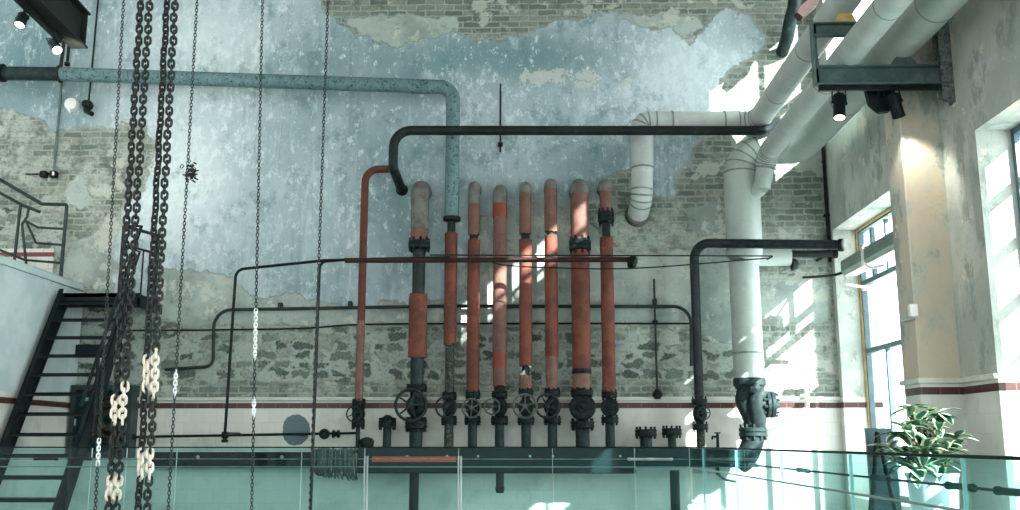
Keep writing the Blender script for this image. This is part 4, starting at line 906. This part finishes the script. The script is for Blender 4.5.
# sloping handrails
xh = XS1+.03
hp = V((xh, top_.y, top_.z))
for off, r in ((.72, .018), (.42, .014)):
    a = hp-d_*.9+V((0, 0, off)); b = hp+d_*9.2+V((0, 0, off)); bm = B(); tube(bm, [V((xg(121), Yg, min(a.z+.1, zgt))), a, b], r, 8); build('handrail', bm, M['stair'], root)
for k in (1.5, 6.5, 10.5):
    a = hp+d_*k; post('post', [a+V((0, 0, -.1)), a+V((0, 0, .72 if k < 10 else .66))], .016)
# cabinet under the stair
a = at(63, 385, WY-.2); b = at(128, 458, WY-.2); a.x = max(a.x, LX+.03)
root = thing('wall_cabinet', 'dark framed glass-fronted cabinet on the wall behind the stair', 'cabinet', ((a.x+b.x)/2, WY, b.z))
bm = B(); box2(bm, (a.x, WY-.03, b.z), (b.x, WY+.005, a.z)); t_ = .055
for (p0, p1) in (((a.x, b.z), (b.x, b.z+t_)), ((a.x, a.z-t_), (b.x, a.z)), ((a.x, b.z+t_), (a.x+t_, a.z-t_)), ((b.x-t_, b.z+t_), (b.x, a.z-t_))): box2(bm, (p0[0], WY-.2, p0[1]), (p1[0], WY-.03, p1[1]))
build('frame', bm, M['cabinet'], root)
bm = B(); box2(bm, (a.x+t_, WY-.19, b.z+t_), (b.x-t_, WY-.185, a.z-t_)); d = build('glass_door', bm, M['glass'], root, False)
bm = B(); box2(bm, (a.x+t_+.015, WY-.225, (a.z+b.z)/2-.05), (a.x+t_+.03, WY-.19, (a.z+b.z)/2+.03), .004); build('handle', bm, M['silver'], d)
bm = B(); cx = (a.x+b.x)/2+.06; cz = (a.z+b.z)/2
for k in range(5): torus(bm, (cx, WY-.09+.012*(k % 2), cz+.02), (0, 1, 0), .07+.045*k, .021, 28, 8)
build('hose_coil', bm, M['hose'], root)['label'] = 'dull red coiled hose'
bm = B(); lathe(bm, [(.05, 0), (.06, .02), (.06, .06), (.02, .08)], (cx, WY-.05, cz+.02), (0, -1, 0), 14); box2(bm, (a.x+.1, WY-.1, b.z+.08), (b.x-.1, WY-.03, b.z+.13)); build('reel_hub', bm, M['greenpipe'], root)
# ------------------------------------------------------------------ chains
def link_mesh(name, pitch, wire, width, n=10, k=6):
    bm = B(); hl = pitch/2+wire/2; hw = width/2-wire/2; s = hl-hw; pts = []
    for i in range(n): a = PI*i/(n-1); pts.append(V((hw*math.cos(a), 0, s+hw*math.sin(a))))
    for i in range(n): a = PI+PI*i/(n-1); pts.append(V((hw*math.cos(a), 0, -s+hw*math.sin(a))))
    tube(bm, pts, wire/2, k, closed=True)
    return bm
YC = 5.5
def mesh_of(bm, name, mat):
    o = build(name, bm, mat); me_ = o.data; bpy.data.objects.remove(o); return me_
LM = mesh_of(link_mesh('link', .0365, .0150, .0465), 'link', M['chain']); LMC = mesh_of(link_mesh('link', .0365, .0162, .0485), 'link', M['cream'])
def pyof(p):
    c = ROT.transposed() @ (p-CAM); return 255+F*c.y/c.z
def big_chain(label, pxt, pxb, white, rot0):
    top_ = at(pxt, -25, YC); b = at(pxb, 540, YC); n = int((top_.z-b.z)/.0365)
    root = thing('hoist_chain', label, 'chain', b, 'heavy chains hanging in two pairs at the left')
    for i in range(n):
        u = (i+.5)/n; p = b.lerp(top_, u); p += V((.003*math.sin(i*.9), .002*math.sin(i*.57), 0))
        py = pyof(p)
        o = bpy.data.objects.new('link', LMC if any(a <= py <= c for a, c in white) else LM)
        o.parent = root; o.location = p-b; o.rotation_euler = (random.uniform(-.05, .05), random.uniform(-.05, .05), rot0+(PI/2 if i % 2 else 0)+random.uniform(-.1, .1)); COL.objects.link(o)
big_chain('heavy black chain, left strand of the pair nearest the stair', 142.5, 106.5, [(398, 421), (479, 499)], .75)
big_chain('heavy black chain, right strand of the pair nearest the stair', 151.5, 114.5, [(384, 421), (475, 499)], .35)
big_chain('heavy black chain, left strand of the pair right of the stair', 168.5, 136.5, [(354, 393), (450, 477)], 1.0)
big_chain('heavy black chain, right strand of the pair right of the stair', 176.5, 145.5, [(352, 396), (449, 476)], .45)
def thin_chain(label, pxt, pxb, white, Y=6.2, knot=None):
    top_ = at(pxt, -25, Y); b = at(pxb, 540, Y); pt = .0225; n = int((top_.z-b.z)/pt)
    root = thing('hand_chain', label, 'chain', b, 'thin hanging chains')
    pts = {0: [], 1: []}; proto = link_mesh('l', pt, .0062, .0215, 5, 4)
    vs = [v.co.copy() for v in proto.verts]; proto.verts.index_update(); fs = [[v.index for v in f.verts] for f in proto.faces]; proto.free()
    runs = []
    for i in range(n):
        u = (i+.5)/n; p = b.lerp(top_, u); py = pyof(p)
        w = 1 if any(a <= py <= c for a, c in white) else 0
        m = Matrix.Translation(p) @ Matrix.Rotation(.6+(PI/2 if i % 2 else 0)+random.uniform(-.15, .15), 4, 'Z')
        if w: m = m @ Matrix.Scale(1.25, 4)
        if not runs or runs[-1][0] != w: runs.append((w, B()))
        nv = [runs[-1][1].verts.new(m @ v) for v in vs]
        for f in fs: runs[-1][1].faces.new([nv[k] for k in f])
    for w, bm in runs:
        o = build('painted_links' if w else 'chain_run', bm, M['whitechain' if w else 'thinchain'], root)
        if w: o['label'] = 'white painted stretch of the chain'
    if knot:
        bm = B(); c = at(knot[0], knot[1], Y)
        for i in range(46):
            m = Matrix.Translation(c+V((random.gauss(.008, .02), random.gauss(0, .02), random.gauss(-.02, .03)))) @ Quaternion((random.random(), random.random(), random.random(), random.random())).normalized().to_matrix().to_4x4()
            nv = [bm.verts.new(m @ v) for v in vs]
            for f in fs: bm.faces.new([nv[k] for k in f])
        build('knot', bm, M['chain'], root)['label'] = 'dark tangle of links on the chain'
thin_chain('thin chain left of the heavy chains, white stretch over the dark cabinet', 125, 93.5, [(441, 466)])
thin_chain('thin chain with a small dark tangle, just right of the heavy chains', 198.5, 166.5, [(370, 395)], knot=(190, 170))
thin_chain('thin chain with a long white stretch against the rough stonework', 263, 251, [(308, 358), (398, 415)])
thin_chain('rightmost thin chain, crossing the thin pipe frame', 329, 309, [])
# ------------------------------------------------------------------ glass balustrade
YG = 7.0
root = thing('glass_balustrade', 'glass balustrade with dark handrail across the bottom, turning towards the viewer at the right', 'balustrade', (0, YG, 0))
zr = at(400, 447.3, YG).z; Xl = at(-40, 448, YG).x; XR = at(690, 447.3, YG).x
zlr = at(400, 467, YG).z; zrod = at(400, 459, YG).z
YN = 1.6
bm = B(); tube(bm, fillet([(Xl, YG, zr), (XR, YG, zr), (XR, YN, zr)], .03, 4), .005, 10); build('handrail', bm, M['black'], root)
bm = B(); 
tube(bm, fillet([(Xl, YG+.02, zlr), (XR-.02, YG+.02, zlr), (XR-.02, YN, zlr)], .03, 4), .004, 8); build('lower_rail', bm, M['silver'], root)['label'] = 'pale slim lower rail'
bm = B(); tube(bm, [(Xl, YG-.03, zrod), (XR+.03, YG-.03, zrod)], .003, 8); build('tension_rod', bm, M['teal'], root)
bm = B(); tube(bm, [(XR+.03, YG-.03, zrod), (XR+.03, YN, zrod)], .004, 8); build('tension_rod', bm, M['darkpipe'], root)
def sleeve(p, d, m='darkpipe'):
    bm = B(); d = V(d); lathe(bm, [(.004, -.09), (.009, -.085), (.0115, -.08), (.0115, -.068), (.0095, -.064), (.0095, .064), (.0115, .068), (.0115, .08), (.009, .085), (.004, .09)], p, d, 10); build('turnbuckle', bm, M[m], root)
for px in (46, 80, 640, 660): sleeve((at(px, 459, YG-.03).x, YG-.03, zrod), (1, 0, 0), 'silver' if px > 600 else 'darkpipe')
def yr(px): return atx(px, 450, XR).y
for px in (747, 795, 870, 946, 996): sleeve((XR+.03, yr(px), zrod), (0, 1, 0), 'silver' if px < 800 else 'darkpipe')
fx = [-40, 92, 127, 177, 302, 365, 459, 553, 635, 690]
for i in range(len(fx)-1):
    a = at(fx[i], 460, YG).x; b = at(fx[i+1], 460, YG).x; bm = B(); box2(bm, (a+.003, YG-.006, .06), (b-.003, YG+.006, zr-.005), .001); gp = build('glass_panel', bm, M['glass'], root, False); bm = B(); box2(bm, (b-.0045, YG-.0062, .07), (b-.0015, YG+.0062, zr-.006)); build('polished_edge', bm, M['edge'], gp)
ry = [yr(x) for x in (692, 703, 736, 781, 850, 962)]+[YN]
for i in range(len(ry)-1):
    bm = B(); box2(bm, (XR-.006, ry[i+1]+.003, .06), (XR+.006, ry[i]-.003, zr-.005), .001); gp = build('glass_panel', bm, M['glass'], root, False); bm = B(); box2(bm, (XR-.0062, ry[i+1]+.001, .07), (XR+.0062, ry[i+1]+.0022, zr-.006)); build('polished_edge', bm, M['edge'], gp)
for px in (366, 459.5):
    p = at(px, 456, YG-.03); bm = B(); box2(bm, (p.x-.012, YG-.04, 0), (p.x-.001, YG-.012, p.z), .002); box2(bm, (p.x+.006, YG-.04, 0), (p.x+.016, YG-.012, p.z), .002); build('post', bm, M['silver'], root)
bm = B(); box2(bm, (Xl, YG-.03, 0), (XR+.03, YG+.03, .07), .003); box2(bm, (XR-.03, YN, 0), (XR+.03, YG-.03, .07), .003); build('base_channel', bm, M['black'], root)
# ------------------------------------------------------------------ plant, board, right wall fittings
YP = 7.7
c = at(933, 490, YP); root = thing('potted_plant', 'leafy variegated plant in a white planter by the right window', 'plant', (c.x, YP, 0))
bm = B(); zt = zp(934, 473, YP); rp = pm(25, c)
lathe(bm, [(rp*.62, 0), (rp*.66, .01), (rp*.98, zt-.03), (rp*1.03, zt-.025), (rp*1.03, zt), (rp*.93, zt), (rp*.9, zt-.06), (.01, zt-.06)], (c.x, YP, 0), (0, 0, 1), 28); build('planter', bm, M['planter'], root)
heads = [at(x, y, YP+dy) for x, y, dy in ((925, 415, 0), (912, 408, .05), (940, 412, -.05), (908, 428, -.1), (924, 432, .12), (898, 432, 0), (957, 436, 0), (946, 444, -.1), (916, 450, -.12), (935, 452, -.1), (905, 452, .05), (926, 446, -.18), (934, 424, .1), (918, 420, -.08), (950, 450, .08), (905, 461, -.1), (926, 464, -.15), (916, 468, -.2), (942, 461, -.1), (890, 446, 0))]
bm = B(); base = V((c.x, YP, zt-.05))
for h in heads:
    tube(bm, smooth_curve([base+V((random.uniform(-.05, .05), random.uniform(-.05, .05), 0)), base.lerp(h, .5)+V((0, 0, .04)), h], 4), .009, 6)
build('stem', bm, M['woodstem'], root)
bm = B()
def leaf(bm, p, d, up, L, w):
    d = d.normalized(); s = d.cross(up).normalized(); n = s.cross(d).normalized(); rows = []
    for i in range(7):
        u = i/6; hw = w*math.sin(PI*min(1, u*.93+.05))**.75*(1-.25*u); cpt = p+d*L*u-n*L*.28*u*u
        rows.append([bm.verts.new(cpt+s*hw*k+n*abs(k)*hw*.28) for k in (-1, -.6, 0, .6, 1)])
    pat = random.random() < .75
    for a, b in zip(rows, rows[1:]):
        for j in range(4):
            f = bm.faces.new((a[j], a[j+1], b[j+1], b[j])); f.material_index = 1 if (j in (0, 3) and pat) or random.random() < .08 else 0
for h in heads:
    for i in range(8):
        a = i*2.4+random.uniform(-.3, .3); el = random.uniform(-.35, .75)
        leaf(bm, h+V((0, 0, -.02*i*.3)), V((math.cos(a)*math.cos(el), math.sin(a)*math.cos(el), math.sin(el))), V((0, 0, 1)), random.uniform(.12, .19), random.uniform(.045, .068))
fo = build('foliage', bm, [M['leafdark'], M['leafpale']], root)
# easel with dark board, behind the plant
YE = 9.35
root = thing('easel', 'dark folding easel with a dark board beside the planter', 'easel', (at(886, 510, YE).x, YE, 0))
a = at(870, 428, YE); b = at(902, 428, YE)
bm = B(); prism(bm, [V((a.x, YE+.08, .35)), V((b.x-.02, YE+.08, .35)), V((b.x-.04, YE+.13, a.z)), V((a.x, YE+.13, a.z))], (0, .03, 0)); build('board', bm, M['board'], root)
ap = at(880, 432, YE-.05)
for xe, ye in ((at(862, 470, YE).x-.05, YE-.12), (at(900, 500, YE).x, YE-.1), (ap.x, YE+.6)):
    bm = B(); tube(bm, [V((ap.x, YE+.02, ap.z)), V((xe, ye, 0))], .022, 8); build('leg', bm, M['black'], root)
bm = B(); tube(bm, [V((a.x-.02, YE+.04, .36)), V((b.x-.01, YE+.04, .36))], .018, 8); build('tray', bm, M['black'], root)
# linear heater over the window
XH = 3.44
p0 = atx(841, 268, XH); root = thing('linear_heater', 'long grey green heater bar mounted across the corner window', 'heater', (XH, p0.y, p0.z))
hz0 = atx(841, 275, XH).z; hz1 = atx(841, 261, XH).z; ya = p0.y; yb = 8.75
bm = B(); prism(bm, [V((XH, ya, hz1)), V((XH-.0, ya, hz0+.03)), V((XH+.03, ya, hz0)), V((XH+.16, ya, hz0)), V((XH+.16, ya, hz1-.02)), V((XH+.12, ya, hz1))], (0, yb-ya, 0)); build('casing', bm, M['heater'], root)
bm = B(); 
for k in range(3): z = hz0+.045+k*(hz1-hz0-.05)/3; box2(bm, (XH-.006, yb, z), (XH, ya-.01, z+.012))
build('louvre', bm, M['ductdark'], root)
bm = B(); box2(bm, (XH+.03, yb, hz0-.015), (XH+.16, ya, hz0), .003); build('reflector', bm, M['whitebox'], root)['label'] = 'white underside reflector'
for y in (ya-.75, 9.0):
    bm = B(); box2(bm, (XH-.02, y-.03, hz0-.03), (XH-.006, y+.03, hz1+.03), .003); box2(bm, (XH-.02, y-.03, hz1+.018), (GX+.01, y+.03, hz1+.03)); tube(bm, smooth_curve([(XH, y, hz0-.01), (XH+.05, y-.05, hz0-.06), (XH+.1, y-.3, hz0-.08)]), .015, 6); build('bracket', bm, M['whitebox'], root)
bm = B(); tube(bm, smooth_curve([(XH+.08, ya, hz0+.05), (XH-.05, ya+.15, hz0+.02), (XH-.2, WY-.001, hz0+.1)]), .016, 6); build('cable', bm, M['black'], root)
# spray arm bracket near the sash
c = atx(867, 288, 3.6); root = thing('window_latch_arm', 'small pale lever arm on the far jamb below the heater', 'latch', c)
bm = B(); box(bm, c, (.1, .08, .05), None, .01); tube(bm, [c, at(846, 284, c.y-.0)], .014, 8); tube(bm, [c, V((GX+.02, c.y, c.z))], .02, 8); build('lever', bm, M['whitebox'], root)
# white sensor on the pilaster
cy = (PY0+PY1)/2; p = atx(908, 314, PX0-.05); root = thing('pillar_sensor', 'small white box on an arm fixed to the concrete pillar', 'sensor', (PX0, p.y, p.z))
bm = B(); box2(bm, (PX0-.04, p.y-.05, p.z-.045), (PX0+.001, p.y+.2, p.z+.02), .006); build('arm', bm, M['whiteduct'], root)
bm = B(); box2(bm, (PX0-.07, p.y-.10, p.z-.03), (PX0-.0, p.y-.05, p.z+.07), .006); build('sensor_head', bm, M['whitebox'], root)
# black conduit in the corner, second short dark pipe
X = at(827, 200, 11.42).x; root = thing('corner_conduit', 'thin black conduit dropping down the right corner of the wall', 'conduit', (X, 11.44, zp(834, 262, 11.44)))
bm = B(); tube(bm, [(X, 11.45, zp(830, 262, 11.45)), (X, 11.45, zp(825, 120, 11.45))], .02, 8); build('conduit', bm, M['black'], root)
bm = B(); z_ = zp(830, 215, 11.45)
for zz2 in (z_, z_+.9): bm = B(); box(bm, (X, 11.475, zz2), (.07, .06, .025), None, .004); build('clip', bm, M['black'], root)
root = thing('short_black_pipe', 'short black pipe behind the level arm, right of the grey duct', 'pipe', at(815, 254, 11.1))
bm = B(); a = at(790, 254, 11.1); b = at(836, 254, 11.1); tube(bm, [V((a.x, 11.1, a.z)), V((b.x, 11.1, a.z))], pm(3.6, a), 14); build('pipe', bm, M['blackpipe'], root)
bm = B(); lathe(bm, [(pm(4.2, a), 0), (pm(4.6, a), .01), (pm(4.6, a), .05), (pm(3, a), .06)], V((b.x-.04, 11.1, a.z)), (1, 0, 0), 14); tube(bm, [V((b.x-.1, 11.1, a.z)), V((b.x-.1, WY-.001, a.z))], .02, 8); build('end_cap', bm, M['black'], root)
# pale pipe stub on the sunlit wall
c = at(805, 386, 11.4); root = thing('pale_standpipe', 'pale tee-shaped pipe fitting on the sunlit wall by the red tile band', 'pipe', at(806, 410, 11.4))
bm = B(); tube(bm, [at(793, 387, 11.4), at(817, 384, 11.4)], .035, 10); build('crosspiece', bm, M['whitebox'], root)
bm = B(); a = at(806, 385, 11.4); tube(bm, [a, V((a.x, 11.4, zp(806, 411, 11.4)))], .026, 10); tube(bm, [a, V((a.x, WY-.001, a.z))], .03, 10); build('drop_pipe', bm, M['whitebox'], root)
# maroon bracket and wrapped pipe end at the top
root = thing('maroon_bracket', 'dark maroon steel bracket at the top beside the white duct', 'bracket', at(803, 10, 10.6))
bm = B(); prism(bm, [at(x, y, 10.6) for x, y in ((797, 12), (803, 17), (818, 4), (822, -8), (808, -8))], (0, .12, 0)); tube(bm, [at(808, 2, 10.65), V((at(808, 0, 10.65).x, WY-.001, at(808, 0, 10.65).z))], .03, 8); build('plate', bm, M['brownsteel'], root)
root = thing('wrapped_pipe', 'grey green wrapped pipe end hanging at the top beside the white duct', 'pipe', at(786, 46, 11.2))
bm = B(); tube(bm, smooth_curve([at(796, -14, 11.1), at(794, 6, 11.1), at(790, 22, 11.15), at(787, 38, 11.25), V((at(786, 46, 11.3).x, WY-.003, at(786, 46, 11.3).z))]), pm(6.5, at(790, 20, 11.2)), 12); build('wrapping', bm, M['greenpipe'], root)
# ------------------------------------------------------------------ light
wd = bpy.data.worlds.new('sky'); sc.world = wd; wd.use_nodes = True; nt = wd.node_tree; nt.nodes.clear()
o_ = nt.nodes.new('ShaderNodeOutputWorld'); bg = nt.nodes.new('ShaderNodeBackground'); tc_ = nt.nodes.new('ShaderNodeTexCoord'); sp_ = nt.nodes.new('ShaderNodeSeparateXYZ'); mr_ = nt.nodes.new('ShaderNodeMapRange')
nt.links.new(tc_.outputs['Generated'], sp_.inputs[0]); nt.links.new(sp_.outputs[0], mr_.inputs[0]); mr_.inputs[1].default_value = .05; mr_.inputs[2].default_value = .75; mr_.inputs[3].default_value = WORLD_S = .74; mr_.inputs[4].default_value = 4.6
nt.links.new(mr_.outputs[0], bg.inputs['Strength']); bg.inputs['Color'].default_value = (.95, 1.0, 1.0, 1); nt.links.new(bg.outputs[0], o_.inputs[0])
sd = bpy.data.lights.new('sun', 'SUN'); sd.energy = 12; sd.angle = math.radians(.6); sd.color = (1, .97, .92)
so = bpy.data.objects.new('sun', sd); link(so); so.rotation_euler = V((-1, R_SUN, -C_SUN)).to_track_quat('-Z', 'Y').to_euler()
sc.view_settings.view_transform = 'Standard'; sc.view_settings.look = 'None'; sc.view_settings.gamma = 1; sc.view_settings.use_curve_mapping = False
sc.view_settings.exposure = 1.5
sc.cycles.use_denoising = True
sc.cycles.transparent_max_bounces = 16; sc.cycles.max_bounces = 8
